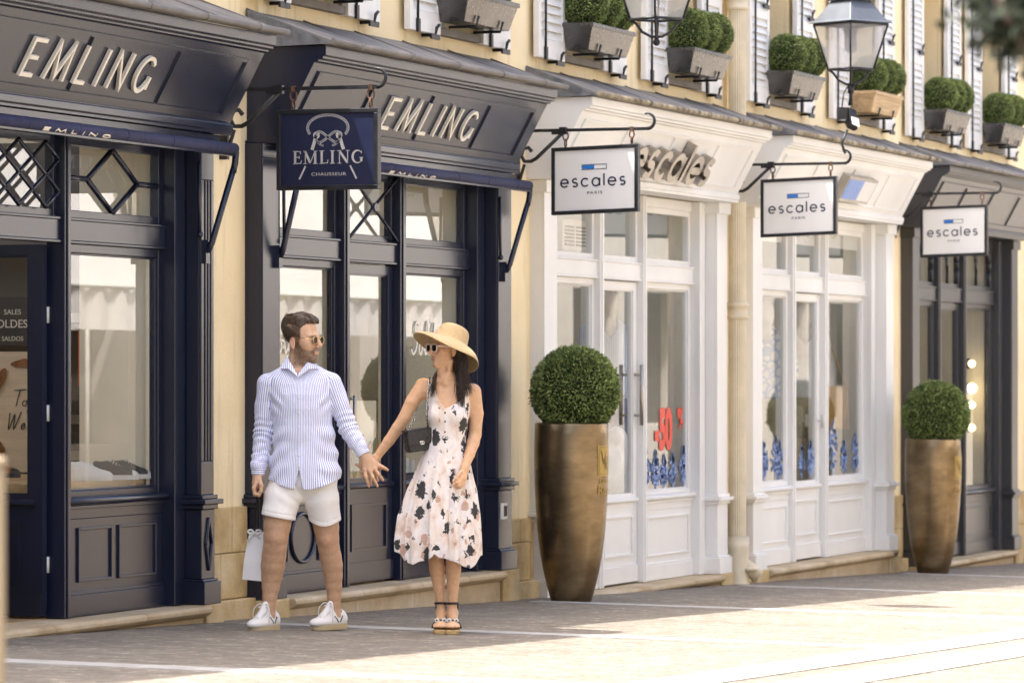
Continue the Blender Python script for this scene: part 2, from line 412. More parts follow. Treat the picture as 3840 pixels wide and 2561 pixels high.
def build_houses():
    def g2(x): return gz(x, 0)
    house('taller ochre house at the near end of the terrace, cut off by the left edge', 13.5, 22.9, .03, [(15.3, 16.3), (17.9, 18.9), (20.4, 21.4)], 7.0, [], [])
    house('ochre rendered house above the nearest navy shop with an open door', 22.9, 24.93, .02, [], 5.33,
          [(24.0, 24.76, -.3)], [(24.02, 24.74, g2(24.4), .655)])
    house('ochre rendered house above the navy shop behind the couple', 24.93, 29.98, .0, [(25.28, 26.24), (27.98, 28.84)], 5.33,
          [(29.38, 29.98, -.5)], [(29.40, 29.98, g2(29.6), .42)])
    house('ochre rendered house above the white shop with big metal letters', 29.98, 35.08, .012, [(30.68, 31.6), (33.27, 34.18)], 5.335,
          [(29.98, 30.11, -.5), (34.81, 35.08, -.5)], [(29.985, 30.12, g2(30), .42), (34.82, 35.07, g2(35), .4)])
    house('ochre rendered house above the white shop with the blue square emblem', 35.08, 40.9, -.02, [(36.1, 36.97), (38.8, 39.85)], 5.33,
          [(35.08, 35.58, -.6), (40.40, 40.9, -.6)], [(35.09, 35.56, g2(35.3), .4), (40.41, 40.89, g2(40.6), .3)])
    house('ochre rendered house above the dark grey shop farthest along the terrace', 40.9, 52, .02, [(41.76, 42.75), (44.26, 45.32), (47.5, 48.5)], 5.335,
          [(40.9, 41.14, -.6), (45.75, 52, -.7)], [(40.905, 41.13, g2(41), .3), (45.76, 52, g2(46), .2)])

# ------------------------------------------------------------------ shopfronts
def rect_frame(mb, x0, x1, z0, z1, w, y0, y1, wt=None, wb=None):
    wt = wt or w; wb = wb or w
    mb.box(x0, x0 + w, y0, y1, z0, z1); mb.box(x1 - w, x1, y0, y1, z0, z1)
    mb.box(x0 + w, x1 - w, y0 + .001, y1, z1 - wt, z1); mb.box(x0 + w, x1 - w, y0 + .001, y1, z0, z0 + wb)
def bead(mb, x0, x1, z0, z1, y, w=.017, p=.013):                # raised moulding round a panel, on a face at y
    for a, b, c, d in ((x0, x0 + w, z0, z1), (x1 - w, x1, z0, z1), (x0 + w, x1 - w, z0, z0 + w), (x0 + w, x1 - w, z1 - w, z1)):
        mb.box(a, b, y - p, y + .004, c, d)
PT, PB = (-.43, 3.375), (-.205, 2.957)                           # the canted board: top and foot in (y, z)
def cant(x, t, d=0):                                             # point on the canted board, t up the slope in metres, d outwards
    L = math.hypot(PT[0] - PB[0], PT[1] - PB[1]); sy, sz = (PT[0] - PB[0]) / L, (PT[1] - PB[1]) / L
    return (x, PB[0] + sy * t - sz * d, PB[1] + sz * t + sy * d)
CL = math.hypot(PT[0] - PB[0], PT[1] - PB[1])

def canopy(t, paint, c0, c1, flute=True):
    mb = MB()
    mb.sweepx([(.03, 2.885), (-.215, 2.885), (-.215, 2.905), (-.225, 2.91), (-.225, 2.95), PB, PT, (-.455, 3.378), (-.455, 3.39), (-.485, 3.395), (-.485, 3.41), (-.505, 3.415), (-.505, 3.476), (.03, 3.476)], c0, c1)
    mb.build('fascia', M[paint], t, bev=.004)
    fr = MB()
    def strip(xa, xb, ta, tb):
        w = .014
        fr.hexa([cant(xa, ta, -.003), cant(xb, ta, -.003), cant(xb, tb, -.003), cant(xa, tb, -.003)], [cant(xa + .003, ta, w), cant(xb - .003, ta, w), cant(xb - .003, tb, w), cant(xa + .003, tb, w)])
    a, b, lo, hi = c0 + .16, c1 - .22, .045, CL - .055
    strip(a, b, hi - .02, hi); strip(a, b, lo, lo + .015); strip(a - .03, a, lo, hi); strip(b, b + .03, lo, hi)
    for k in range(1, 4):
        x = c0 + (c1 - c0) * k / 4; strip(x, x + .004, lo + .02, hi - .03)
    fr.build('fascia_moulding', M[paint], t)
    r = MB()
    r.sweepx([(.03, 3.712), (.03, 3.69), (-.50, 3.478), (-.555, 3.478), (-.558, 3.496)], c0 - .02, c1 + .02)
    n = round((c1 - c0) / .82)
    for k in range(n + 1):
        x = c0 - .005 + (c1 - c0 + .01) * k / n
        r.tube([(x, .02, 3.713), (x, -.545, 3.500)], .0055, 6)
    ro = r.build('canopy_roof', M['zinc'], t)
    g = MB(); g.tube([(c0 - .03, -.565, 3.496), (c1 + .03, -.565, 3.496)], .019, 10)
    for k in range(n):
        x = c0 + (c1 - c0) * (k + .5) / n; g.tube([(x - .03, -.565, 3.496), (x + .03, -.565, 3.496)], .023, 10)
    g.build('roof_edge_roll', M['mossy' if paint == 'white' else 'zinc'], ro)
    e = MB(); e.sweepx([(-.56, 3.482), (.0, 3.47), (.0, 3.70), (-.02, 3.705)], c0 - .034, c0 - .021); e.build('lead_flashing', M['lead'], ro)

def shop(label, X0, X1, paint, zb, sill, gb, pil, mA, mB, c0, c1, sty):
    navy = sty == 'navy'
    t = thing('shopfront', label, 'shopfront', (X0, 0, zb))
    mt = M[paint]
    canopy(t, paint, c0, c1)
    # pilasters
    for a, b in ((X0, X0 + pil), (X1 - pil, X1)):
        mb = MB(); st = sill
        mb.box(a, b, -.088, .06, st, 2.884)
        if navy and sty_kind[label] == 'first':
            w = (b - a) / 9
            mb.box(a, b, -.100, -.088, st, st + .2); mb.box(a, b, -.100, -.088, 2.62, 2.884)
            mb.box(a, a + 2 * w, -.1, -.088, st + .2, 2.62); mb.box(b - 2 * w, b, -.1, -.088, st + .2, 2.62)
            for k in range(2): mb.box(a + (3 + 2 * k) * w, a + (4 + 2 * k) * w, -.1, -.088, st + .2, 2.62)
        else:
            mb.box(a, b, -.100, -.088, st, 2.80)
        if navy and sty_kind[label] == 'second': mb.box(a, b, -.100, -.088, 2.80, 2.884)
        if not navy: mb.box(a - .025, b + .025, -.125, .06, 2.79, 2.884)
        mb.box(a - .02, b + .02, -.118, .06, st - .025, st); mb.box(a - .045, b + .045, -.145, .06, st - .055, st - .025); mb.box(a - .02, b + .02, -.12, .06, st - .085, st - .055)
        mb.box(a - .004, b + .004, -.104, .06, zb + .15, st - .085)
        mb.box(a - .03, b + .03, -.135, .06, zb + .0, zb + .135); mb.box(a - .018, b + .018, -.12, .06, zb + .135, zb + .15)
        if navy and sty_kind[label] == 'first':
            c = (a + b) / 2; zc = (st - .085 + zb + .15) / 2; hh = (st - .085 - zb - .15) / 2 - .05; ww = (b - a) / 2 - .05
            pts = [(c - ww, zc), (c, zc + hh), (c + ww, zc), (c, zc - hh)]
            for i in range(4):
                p, q = pts[i], pts[(i + 1) % 4]; mb.tube([(p[0], -.107, p[1]), (q[0], -.107, q[1])], .012, 6)
        mb.build('pilaster', mt, t, bev=.005)
        bl = MB(); bl.box(a - .035, b + .04, -.15, .1, zb - .5, zb - .001); bl.build('base_stone', M['limestone'], t, bev=.008)
    fr = MB()
    jl, jr = X0 + pil + .012, X1 - pil - .012
    for a, b in ((jl, jl + .15), (jr - .15, jr)):
        fr = MB(); fr.box(a, b, .0, .15, zb, 2.88); fr.build('jamb', mt, t, bev=.004)
    for a, b in (mA, mB):
        m_ = MB(); m_.box(a, b, .035, .15, zb, 2.88); m_.box(a + (b - a) * .3, a + (b - a) * .7, .026, .035, zb, 2.86)
        m_.build('mullion', mt, t, bev=.004)
    bays = [(jl + .15, mA[0]), (mA[1], mB[0]), (mB[1], jr - .15)]
    TB0, TB1 = 2.20, 2.345
    tb = MB()
    for a, b in bays:
        tb.box(a, b, .06, .15, TB0 + .015, TB1 - .015); tb.box(a, b, .05, .15, TB1 - .015, TB1); tb.box(a, b, .05, .15, TB0, TB0 + .015)
        tb.box(a, b, .072, .15, 2.80, 2.88)
    tb.build('transom_bar', mt, t, bev=.003)
    for k, (a, b) in enumerate(bays):
        w = MB(); rect_frame(w, a, b, TB1, 2.80, .045, .085, .14)
        wo = w.build('transom_window', mt, t, bev=.004)
        g = MB(); g.quad((a + .03, .112, TB1 + .02), (b - .03, .112, TB1 + .02), (b - .03, .112, 2.79), (a + .03, .112, 2.79)); g.build('pane', M['shop_glass'], wo)
        pa, pb, z0, z1 = a + .045, b - .045, TB1 + .045, 2.755
        c, zc = (pa + pb) / 2, (z0 + z1) / 2
        def bars(segs, name='glazing_bar', r=.014, y=.095):
            l = MB()
            for p, q in segs: l.tube([(p[0], y, p[1]), (q[0], y, q[1])], r, 6)
            return l.build(name, mt, wo)
        if sty == 'navy' and sty_kind[label] == 'first' and k != 1:
            dx = (pb - pa) * .27; dz = (z1 - z0) * .5
            pts = [(c - dx, zc), (c, zc + dz), (c + dx, zc), (c, zc - dz)]
            bars([(pts[i], pts[(i + 1) % 4]) for i in range(4)] + [((pa, zc), pts[0]), (pts[2], (pb, zc))], r=.017)
        elif navy and sty_kind[label] == 'first':
            segs = []
            for i in range(-3, 4):
                for s in (1, -1):
                    def clip(p, q):
                        ts = [0, 1]
                        for ax, lo, hi in ((0, pa, pb), (1, z0, z1)):
                            d = q[ax] - p[ax]; u, v = sorted(((lo - p[ax]) / d, (hi - p[ax]) / d)); ts = [max(ts[0], u), min(ts[1], v)]
                        return None if ts[1] - ts[0] < .05 else tuple((p[0] + (q[0] - p[0]) * tt, p[1] + (q[1] - p[1]) * tt) for tt in ts)
                    h = (z1 - z0) / 2; cx = c + i * (pb - pa) * .33
                    sg = clip((cx - s * (pb - pa) * .42, zc - h * 1.25), (cx + s * (pb - pa) * .42, zc + h * 1.25))
                    if sg: segs.append(sg)
            bars(segs, 'lattice', .012, .05)
        elif navy and k == 1:
            o = bars([((pa - .02, z0 - .03), (pb + .02, z1 + .03)), ((pa - .02, z1 + .03), (pb + .02, z0 - .03))], 'lattice', .012, .05)
            l = MB(); l.tube([(c, .03, zc), (c, .06, zc)], .03, 12); l.build('rosette', mt, wo)
        elif sty == 'grey':
            h = z1 - z0; n = 10
            for s in (0, 1):
                ca_ = pa + (pb - pa) * (.25 + .5 * s); rr = (pb - pa) * .25
                bars([((ca_ + rr * math.cos(math.pi * i / n), z0 + h * .45 + rr * math.sin(math.pi * i / n)), (ca_ + rr * math.cos(math.pi * (i + 1) / n), z0 + h * .45 + rr * math.sin(math.pi * (i + 1) / n))) for i in range(n)]
                     + [((ca_ - rr, z0), (ca_ - rr, z0 + h * .45)), ((ca_ + rr, z0), (ca_ + rr, z0 + h * .45))], r=.016)
        if k != 1:
            w = MB(); rect_frame(w, a, b, gb - .05, TB0, .05, .085, .14)
            rect_frame(w, a + .05, b - .05, gb, TB0 - .05, .012, .100, .13)
            wo = w.build('window', mt, t, bev=.004)
            g = MB(); g.quad((a + .03, .115, gb - .02), (b - .03, .115, gb - .02), (b - .03, .115, TB0 - .02), (a + .03, .115, TB0 - .02)); g.build('pane', M['shop_glass'], wo)
            s = MB(); s.box(a - .0, b + .0, .07, .15, sill - .1, gb - .05)
            s.tube([(a - .012, .055, sill - .0), (b + .012, .055, sill - .0)], .024, 10)
            s.box(a, b, .055, .1, sill - .045, sill - .024)
            s.build('window_ledge', mt, t, bev=.003)
            lp = MB(); lp.box(a, b, .075, .15, zb, sill - .1)
            lp.box(a + .001, b - .001, .055, .08, zb, zb + .12); lp.box(a + .001, b - .001, .062, .08, zb + .12, zb + .14)
            p0, p1 = zb + .19, sill - .15
            if navy and sty_kind[label] == 'second' and k == 0:
                cc = (a + b) / 2; rr = .2; zz = (p0 + p1) / 2; h = (p1 - p0) / 2
                lp.tube([(cc + rr * math.cos(2 * math.pi * i / 28), .068, zz + h * math.sin(2 * math.pi * i / 28)) for i in range(28)], .014, 6, closed=True)
                bead(lp, a + .07, cc - rr - .06, p0, p1, .075); bead(lp, cc + rr + .06, b - .07, p0, p1, .075)
            elif navy:
                bead(lp, a + .16, (a + b) / 2 - .06, p0, p1, .075); bead(lp, (a + b) / 2 + .03, b - .12, p0, p1, .075)
            else: bead(lp, a + .1, b - .1, p0, p1, .075)
            lp.build('lower_panel', mt, t, bev=.003)
    # the door
    a, b = bays[1]; d0 = zb + .015; dt = TB0 - .012
    w = MB(); y0, y1 = .09, .14
    hinge = None
    def door_geo(w, wo=None):
        rect_frame(w, a + .006, b - .006, d0, dt, .09, y0, y1, wt=.06, wb=.0001)
        w.box(a + .096, b - .096, y0 + .001, y1, d0, sill + .04)
        rect_frame(w, a + .097, b - .097, sill + .04, dt - .06, .012, y0 + .012, y1 - .012)
        w.tube([(a + .05, y0 - .012, sill), (b - .05, y0 - .012, sill)], .02, 8)
        w.box(a + .01, b - .01, y0 - .014, y0, d0, d0 + .13)
        bead(w, a + .14, b - .14, zb + .22, sill - .12, y0)
    door_geo(w)
    pane = MB(); pane.quad((a + .08, .116, sill + .03), (b - .08, .116, sill + .03), (b - .08, .116, dt - .05), (a + .08, .116, dt - .05))
    if navy and sty_kind[label] == 'first':                      # stands open, swung into the shop about its right-hand hinges
        piv = Vector((b - .03, .15, 0)); rot = Matrix.Rotation(R(-93), 3, 'Z')
        for q in (w, pane): q.v = [tuple(rot @ (Vector(p) - piv) + piv) for p in q.v]
    do = w.build('door', mt, t, bev=.004); pane.build('pane', M['shop_glass'], do)
    if sty == 'white':
        h = MB(); big = 'letters' in label; z0, z1 = (1.06, 1.54) if big else (.98, 1.10)
        for y in ((.03, .2) if big else (.04,)):
            h.tube([(b - .07, y, z0), (b - .07, y, z1)], .016, 10)
            for z in (z0 + .08, z1 - .08) if big else (z0 + .06,): h.tube([(b - .07, min(y, .12), z), (b - .07, max(y, .12), z)], .011, 8)
        h.build('handle', M['steel'] if big else M['rubber'], do)
    elif navy and sty_kind[label] == 'first':
        h = MB()
        for z in (.35, 1.2, 1.75): h.tube([(b - .012, .142, z), (b - .012, .142, z + .09)], .016, 8)
        h.build('hinge', M['rubber'], do)
    else:
        h = MB(); h.tube([(a + .07, .03, 1.0 + zb), (a + .07, .03, 1.25 + zb)], .012, 8)
        for z in (1.02, 1.23): h.tube([(a + .07, .03, z + zb), (a + .07, .1, z + zb)], .01, 8)
        h.build('handle', M['steel'], do)
    # stone step
    s = MB(); x = X0 + pil + .045; xe = X1 - pil - .045; cuts = [x]
    while cuts[-1] < xe - .9: cuts.append(cuts[-1] + random.uniform(.9, 1.4))
    cuts.append(xe)
    for p, q in zip(cuts, cuts[1:]):
        s.sweepx([(-.13, zb - .5), (-.13, zb - .075), (-.165, zb - .06), (-.19, zb - .04), (-.19, zb - .02), (-.175, zb - .004), (.3, zb - .004), (.3, zb - .5)], p + .002, q - .002)
    s.build('door_step', M['step_stone'], t, bev=.004)
    return t, bays

sty_kind = {}
def room(t, x0, x1, zf, depth, wallm, floorm, backm, top=2.95):
    r = MB(); y0, y1 = .16, depth
    r.mat(0).box(x0 - .05, x0, y0, y1, zf, top).box(x1, x1 + .05, y0, y1, zf, top)
    r.mat(1).box(x0 - .05, x1 + .05, y0 - .01, y1 + .05, zf - .06, zf)
    r.mat(2).box(x0 - .05, x1 + .05, y1, y1 + .05, zf, top)
    r.mat(0).box(x0 - .05, x1 + .05, y0, 1.05, top, top + .05)  # ceiling only near the panes, left open behind to let sky light in
    return r.build('shop_interior', [M[wallm], M[floorm], M[backm]], t)

def emling_letters(mb, frame, total, h, w, th, each=None):
    G = [(.78 * .5 + .5 * .78 * math.cos(a), .5 + .5 * math.sin(a)) for a in [R(x) for x in range(42, 331, 12)]]
    L = {'E': (.62, [[(.56, 1), (0, 1), (0, 0), (.56, 0)], [(0, .5), (.46, .5)]]), 'M': (1.02, [[(0, 0), (.12, 1), (.5, .05), (.88, 1), (1, 0)]]),
         'L': (.52, [[(0, 1), (0, 0), (.5, 0)]]), 'I': (.1, [[(.05, 0), (.05, 1)]]), 'N': (.74, [[(0, 0), (0, 1), (.7, 0), (.7, 1)]]),
         'G': (.8, [G, [(.78, .12), (.78, .4)]])}
    gap = .60; tw = sum(L[c][0] for c in 'EMLING') + 5 * gap; x = 0; sx = total / tw
    for c in 'EMLING':
        if each: mb = MB()
        for p in L[c][1]: mb.stroke([((x + a) * sx, b * h) for a, b in p], w, frame, th, cap=w * .4)
        if each: each(mb)
        x += L[c][0] + gap
def esc_letters():
    def arc(cx, cy, r, a0, a1, n=16, ry=None): return [(cx + r * math.cos(R(a0 + (a1 - a0) * i / n)), cy + (ry or r) * math.sin(R(a0 + (a1 - a0) * i / n))) for i in range(n + 1)]
    return {'e': (1, [[(.04, .5), (1, .5)] + arc(.5, .5, .5, 4, 318, 22)]), 's': (.72, [arc(.38, .74, .30, 35, 268, 12, .26) + arc(.38, .26, .32, 88, -145, 12, .26)]),
            'c': (.92, [arc(.5, .5, .5, 42, 318, 20)]), 'a': (1, [arc(.5, .5, .5, 0, 358, 26), [(1, 1), (1, 0)]]), 'l': (.1, [[(.05, 0), (.05, 1.55)]])}
def esc_word(mb, frame, x0, xh, w, gap, th, sx=1.0, each=None):
    L = esc_letters(); x = 0
    for c in 'escales':
        if each: mb = MB()
        for p in L[c][1]: mb.stroke([(x0 + (x + a) * xh * sx, b * xh) for a, b in p], w, frame, th)
        if each: each(mb)
        x += L[c][0] + gap
    return (x - gap) * xh * sx
def awning(t, x0, x1):
    r = MB(); r.tube([(x0, -.285, 2.80), (x1, -.285, 2.80)], .035, 14)
    for k in range(7):
        x = x0 + (x1 - x0) * (k + .5) / 7; r.tube([(x - .006, -.285, 2.80), (x + .006, -.285, 2.80)], .037, 14)
    ro = r.build('awning_roll', M['canvas'], t)
    b = MB(); b.box(x0, x1, -.30, -.27, 2.755, 2.766); b.box(x0 + .02, x1 - .02, -.2, .02, 2.845, 2.88)
    b.build('awning_rail', M['navy'], ro)
    for x in (x0 - .0, x1 + .0):
        a = MB(); s = 1 if x == x1 else -1
        a.tube([(x - s * .02, -.285, 2.80), (x + s * .02, -.285, 2.80), (x + s * .028, -.285, 2.78), (x + s * .028, -.28, 2.72), (x + s * .02, -.27, 2.66)], .02, 8)
        a.tube([(x + s * .02, -.272, 2.68), (x - s * .02, -.15, 2.24), (x - s * .03, -.125, 2.19)], .019, 8)
        a.box(x - s * .03 - .03, x - s * .03 + .03, -.13, -.1, 2.12, 2.26)
        a.tube([(x - s * .12, -.11, 2.72), (x - s * .12, -.115, 2.3)], .011, 6); a.ball((x - s * .12, -.118, 2.29), .02, 8, 6)
        a.build('awning_arm', M['navy'], t)

def shoe_mb(mb, pos, rz, L=.27, dress=True):
    # a shoe as lofted rings heel to toe, sole in slot 1, laces in slot 2
    c, s = math.cos(rz), math.sin(rz)
    T = lambda p: (pos[0] + c * p[0] - s * p[1], pos[1] + s * p[0] + c * p[1], pos[2] + p[2])
    st = [(0, .028, .060, .105), (.05, .034, .06, .112), (.15, .036, .055, .108), (.3, .036, .05, .112), (.42, .038, .05, .104), (.55, .042, .05, .086), (.70, .046, .04, .068), (.84, .043, .03, .058), (.93, .033, .03, .050), (.98, .02, .022, .038), (1, .008, .02, .026)]
    n = 12; vs = []
    for f, w, _, h in st:
        for j in range(n):
            a = math.pi * j / (n - 1)
            vs.append(T((f * L, -w * math.cos(a), .022 + (h - .022) * max(0, math.sin(a)) ** .7)))
    fs = [(i * n + j, i * n + j + 1, (i + 1) * n + j + 1, (i + 1) * n + j) for i in range(len(st) - 1) for j in range(n - 1)]
    k_ = 7 * (n - 1)
    mb.mat(0).add(vs, fs[:k_], True); mb.mat(1).add(vs, fs[k_:], True); mb.mat(0).add(vs[:n], [tuple(range(n))])
    prof = [(f * L, w + .007) for f, w, _, _ in st]
    poly = [(x, -w) for x, w in prof] + [(x, w) for x, w in prof[::-1]]
    k = len(poly); lo = [T((x - .004, y, 0)) for x, y in poly]; hi = [T((x - .004, y, .028)) for x, y in poly]
    mb.mat(1).add(lo + hi, [(i, (i + 1) % k, k + (i + 1) % k, k + i) for i in range(k)] + [tuple(range(k))[::-1], tuple(range(k, 2 * k))])
    for q in range(5):
        f = .36 + q * .06; h = .112 - q * .0105
        mb.mat(2).tube([T((f * L, -.022, h - .008)), T((f * L + .006, 0, h + .006)), T((f * L + .012, .022, h - .008))], .0035, 5)

def script_word(mb, word, x0, z0, h, frame, w, th):
    Z = {'S': [[(.55, .9), (.35, 1.0), (.2, .8), (.4, .55), (.45, .2), (.2, 0), (0, .15)]], 'o': [[(.3, .32), (.12, .3), (.08, .1), (.25, 0), (.36, .15), (.3, .32), (.5, .3)]],
         'l': [[(.05, .1), (.3, .7), (.28, 1.0), (.18, .9), (.15, .2), (.22, 0), (.36, .1)]], 'd': [[(.32, .3), (.12, .3), (.06, .1), (.22, 0), (.34, .2), (.44, 1.0), (.36, .3), (.38, .02), (.5, .1)]],
         'e': [[(.06, .14), (.28, .22), (.2, .36), (.06, .2), (.14, 0), (.34, .1)]], 's': [[(.05, .05), (.2, .36), (.26, .1), (.12, 0), (.04, .05)]],
         'T': [[(0, .95), (.75, 1.0)], [(.42, 1.0), (.32, .4), (.3, 0)]], 'g': [[(.3, .32), (.1, .3), (.06, .1), (.22, .04), (.3, .3), (.26, -.3), (.1, -.42), (.06, -.2), (.4, .1)]],
         't': [[(.16, .75), (.1, .1), (.2, 0), (.3, .08)], [(0, .5), (.3, .52)]], 'h': [[(.0, .0), (.12, 1.0), (.04, .0), (.2, .35), (.24, .0), (.34, .08)]], 'r': [[(.02, .3), (.08, .0), (.12, .28), (.28, .3)]],
         'W': [[(0, 1), (.1, 0), (.35, .9), (.42, 0), (.75, 1.05)]], 'c': [[(.28, .28), (.1, .3), (.05, .1), (.2, 0), (.34, .1)]], 'a': [[(.28, .3), (.08, .28), (.06, .06), (.24, .05), (.28, .3), (.28, .02), (.4, .1)]], ' ': []}
    wd = {'S': .62, 'T': .62, 'W': .85, ' ': .3, 'o': .44, 'd': .46, 'l': .34}
    x = x0
    for ch in word:
        for p in Z[ch]:
            q = [Vector(a) for a in p]; o = []
            for i in range(len(q) - 1):                            # smooth with Catmull-Rom
                a, b, c, d = q[max(i - 1, 0)], q[i], q[i + 1], q[min(i + 2, len(q) - 1)]
                for k in range(5):
                    u = k / 5; o.append(.5 * ((2 * b) + (c - a) * u + (2 * a - 5 * b + 4 * c - d) * u * u + (3 * b - a - 3 * c + d) * u ** 3))
            o.append(q[-1]); mb.stroke([(x + (p_.x + p_.y * .18) * h, z0 + p_.y * h) for p_ in o], w, frame, th)
        x += wd.get(ch, .36) * h
    return x

def build_shops():
    L1 = 'navy shoe shop at left with latticed transom and open door'
    L2 = 'navy shoe shop behind the couple with crossed bars over its door'
    L3 = 'white boutique with large brushed metal letters on its canted fascia'
    L4 = 'white boutique with blue and white square emblem on its fascia'
    L5 = 'dark grey shop farthest right with arched transom lights'
    sty_kind.update({L1: 'first', L2: 'second', L3: 'w', L4: 'w', L5: 'g'})
    # ---- nearest navy shop
    t, bays = shop(L1, 19.34, 24.0, 'navy', .095, .745, .80, .19, (20.98, 21.08), (22.20, 22.285), 19.3, 24.0, 'navy')
    awning(t, 19.45, 23.87)
    mb = MB(); emling_letters(mb, lambda x, y, d: cant(20.97 + x, .125 + y, .004 + d), 1.60, .205, .0235, .02, lambda q: q.build('letter', M['letter'], t))
    mb = MB(); emling_letters(mb, lambda x, y, d: (21.2 + x, -.285 - .0372 * math.cos(R(52) - y * 27) - d * .1, 2.80 - .0372 * math.sin(R(52) - y * 27)), .85, .018, .009, .01); mb.build('awning_lettering', M['letter'], t)
    room(t, 19.5, 24.6, .095, 3.2, 'cream', 'oak', 'dark')
    a, b = bays[2]
    c = MB(); c.box(b - .0, b + .05, .16, .62, .6, 2.86); c.box(a, b, .16, .62, 2.86, 2.9); c.box(b - .06, b - .045, .14, .16, .8, 2.2)
    c.build('window_cheek', M['cream'], t)
    def shelf(name, x0, x1, y0, y1, z0, z1, m): s = MB(); s.box(x0, x1, y0, y1, z0, z1); return s.build(name, M[m], t, bev=.004)
    shelf('display_bench', a - .02, b - .002, .17, .62, .79, .845, 'oak'); shelf('display_bench', a - 1.1, 23.88, .64, 1.3, .80, .86, 'oak')
    u = MB()
    for z in (.94, 1.16, 1.78, 2.2): u.box(24.2, 24.59, .64, 2.4, z, z + .055)
    u.build('shelving', M['greywall'], t)
    u = MB(); u.box(24.57, 24.595, .64, 3.1, .1, 2.9); u.build('wall_panel', M['dark'], t)
    for (x, y, z, rz, um, sm) in ((23.28, .36, .845, R(-60), 'charcoal', 'rubber'), (23.50, .36, .845, R(-60), 'charcoal', 'rubber'), (23.02, .40, .845, R(-50), 'rubber', 'rubber')):
        s = MB(); shoe_mb(s, (x, y, z), rz - R(0)); tag(s.build('shoe', [M[um], M[sm], M['rubber']]), {0: 'dark sneaker with white laces left of its pair on the window bench', 1: 'dark sneaker with white laces nearest the cream window cheek', 2: 'white sneaker at the left edge of the window bench'}[0 if x == 23.28 else 1 if x == 23.50 else 2], 'shoe', 'shoes displayed in the window')
    for i, x in enumerate((.72, 1.0)):
        for j, z in enumerate((.995, 1.215)):
            s = MB(); shoe_mb(s, (24.34, x, z), R(265)); tag(s.build('shoe', [M['charcoal'], M['black'], M['charcoal']]), 'dark suede shoe on the grey shelf behind the shop window', 'shoe', 'dark shoes on the grey shelf')
    for i, x in enumerate((21.2, 21.55)):
        s = MB(); shoe_mb(s, (x + 1.75, .98 - i * .2, .86), R(-80), .29); tag(s.build('shoe', [M['brownleather'], M['black'], M['brownleather']]), ('brown leather dress shoe seen through the open door, left one' if i == 0 else 'brown leather dress shoe seen through the open door, right one'), 'shoe', 'brown shoes by the door')
    tw = thing('tie_rack', 'rail of orange and dark ties hanging behind the shop window', 'tie rack', (23.9, .8, .86))
    r = MB(); r.tube([(23.93, .62, 1.73), (23.93, .95, 1.73)], .008, 6); r.tube([(23.93, .95, 1.73), (23.93, .95, .86)], .008, 6); r.build('rail', M['steel'], tw)
    for i, x in enumerate((.755, .72, .685, .645)):
        s = MB(); w_ = .026
        s.hexa([(23.91, x, 1.40), (23.94, x, 1.40), (23.95, x - w_ * .6, 1.37), (23.91, x - w_ * .6, 1.37)], [(23.91, x, 1.72), (23.95, x, 1.72), (23.95, x - w_, 1.72), (23.91, x - w_, 1.72)])
        s.build('tie', M['orange' if i != 2 else 'charcoal'], tw, bev=.01)
    # poster board and sale sign seen through the open door leaf
    px, py = 23.95, 1.1
    pb = thing('poster_board', 'pale wood grain poster with shoes and handwriting inside the open door', 'poster', (px, py, .6))
    s = MB(); s.box(px, px + .02, .90, 2.1, .87, 1.60); s.build('board', M['oak2'], pb)
    fr = lambda x, y, d: (px - .003 - d, 1.30 - x, y)
    s = MB(); script_word(s, 'Together', .09, 1.27, .10, fr, .006, .002); script_word(s, 'We create', .06, 1.13, .10, fr, .006, .002); s.build('handwriting', M['black'], pb)
    for (x, y, rz) in ((.02, 1.43, 1.2), (.16, 1.53, .1), (.02, 1.0, 2.0), (.36, 1.34, 1.5), (.3, .98, 1.4)):
        s = MB(); c_, n_ = (x, y), 14
        pts = [(math.cos(2 * math.pi * i / n_) * .075, math.sin(2 * math.pi * i / n_) * (.026 if math.cos(2 * math.pi * i / n_) > 0 else .02)) for i in range(n_)]
        ro = [(c_[0] + p[0] * math.cos(rz) - p[1] * math.sin(rz), c_[1] + p[0] * math.sin(rz) + p[1] * math.cos(rz)) for p in pts]
        s.add([fr(p[0], p[1], 0) for p in ro] + [fr(p[0], p[1], .012) for p in ro], [tuple(range(n_)), tuple(range(n_, 2 * n_))] + [(i, (i + 1) % n_, n_ + (i + 1) % n_, n_ + i) for i in range(n_)])
        s.build('printed_shoe', M['brownleather'], pb)
    sg = thing('sale_sign', 'black sale sign above the wood poster inside the open door', 'sign', (px, 1.4, 1.65))
    s = MB(); s.box(px - .02, px, 1.09, 1.8, 1.64, 1.93); s.build('panel', M['black'], sg)
    fr2 = lambda x, y, d: (px - .023 - d, 1.195 - x, y)
    s = MB(); s.text('SALES', .045, lambda x, y, d: fr2(x, 1.825 + y, d), .002); s.text('SOLDES', .07, lambda x, y, d: fr2(x - .02, 1.745 + y, d), .002); s.text('SALDOS', .04, lambda x, y, d: fr2(x, 1.665 + y, d), .002); s.build('lettering', M['letter'], sg)
    # ---- navy shop behind the couple
    t, bays = shop(L2, 24.76, 29.38, 'navy', .075, .725, .78, .28, (26.47, 26.57), (27.50, 27.61), 24.79, 29.21, 'navy')
    awning(t, 24.95, 29.22)
    mb = MB(); emling_letters(mb, lambda x, y, d: cant(26.29 + x, .125 + y, .004 + d), 1.66, .205, .0235, .02, lambda q: q.build('letter', M['letter'], t))
    mb = MB(); emling_letters(mb, lambda x, y, d: (26.4 + x, -.285 - .0372 * math.cos(R(60) - y * 27) - d * .1, 2.80 - .0372 * math.sin(R(60) - y * 27)), .85, .016, .009, .01); mb.build('awning_lettering', M['letter'], t)
    room(t, 24.9, 29.6, .075, 3.0, 'cream', 'oak', 'dark')
    c = MB()
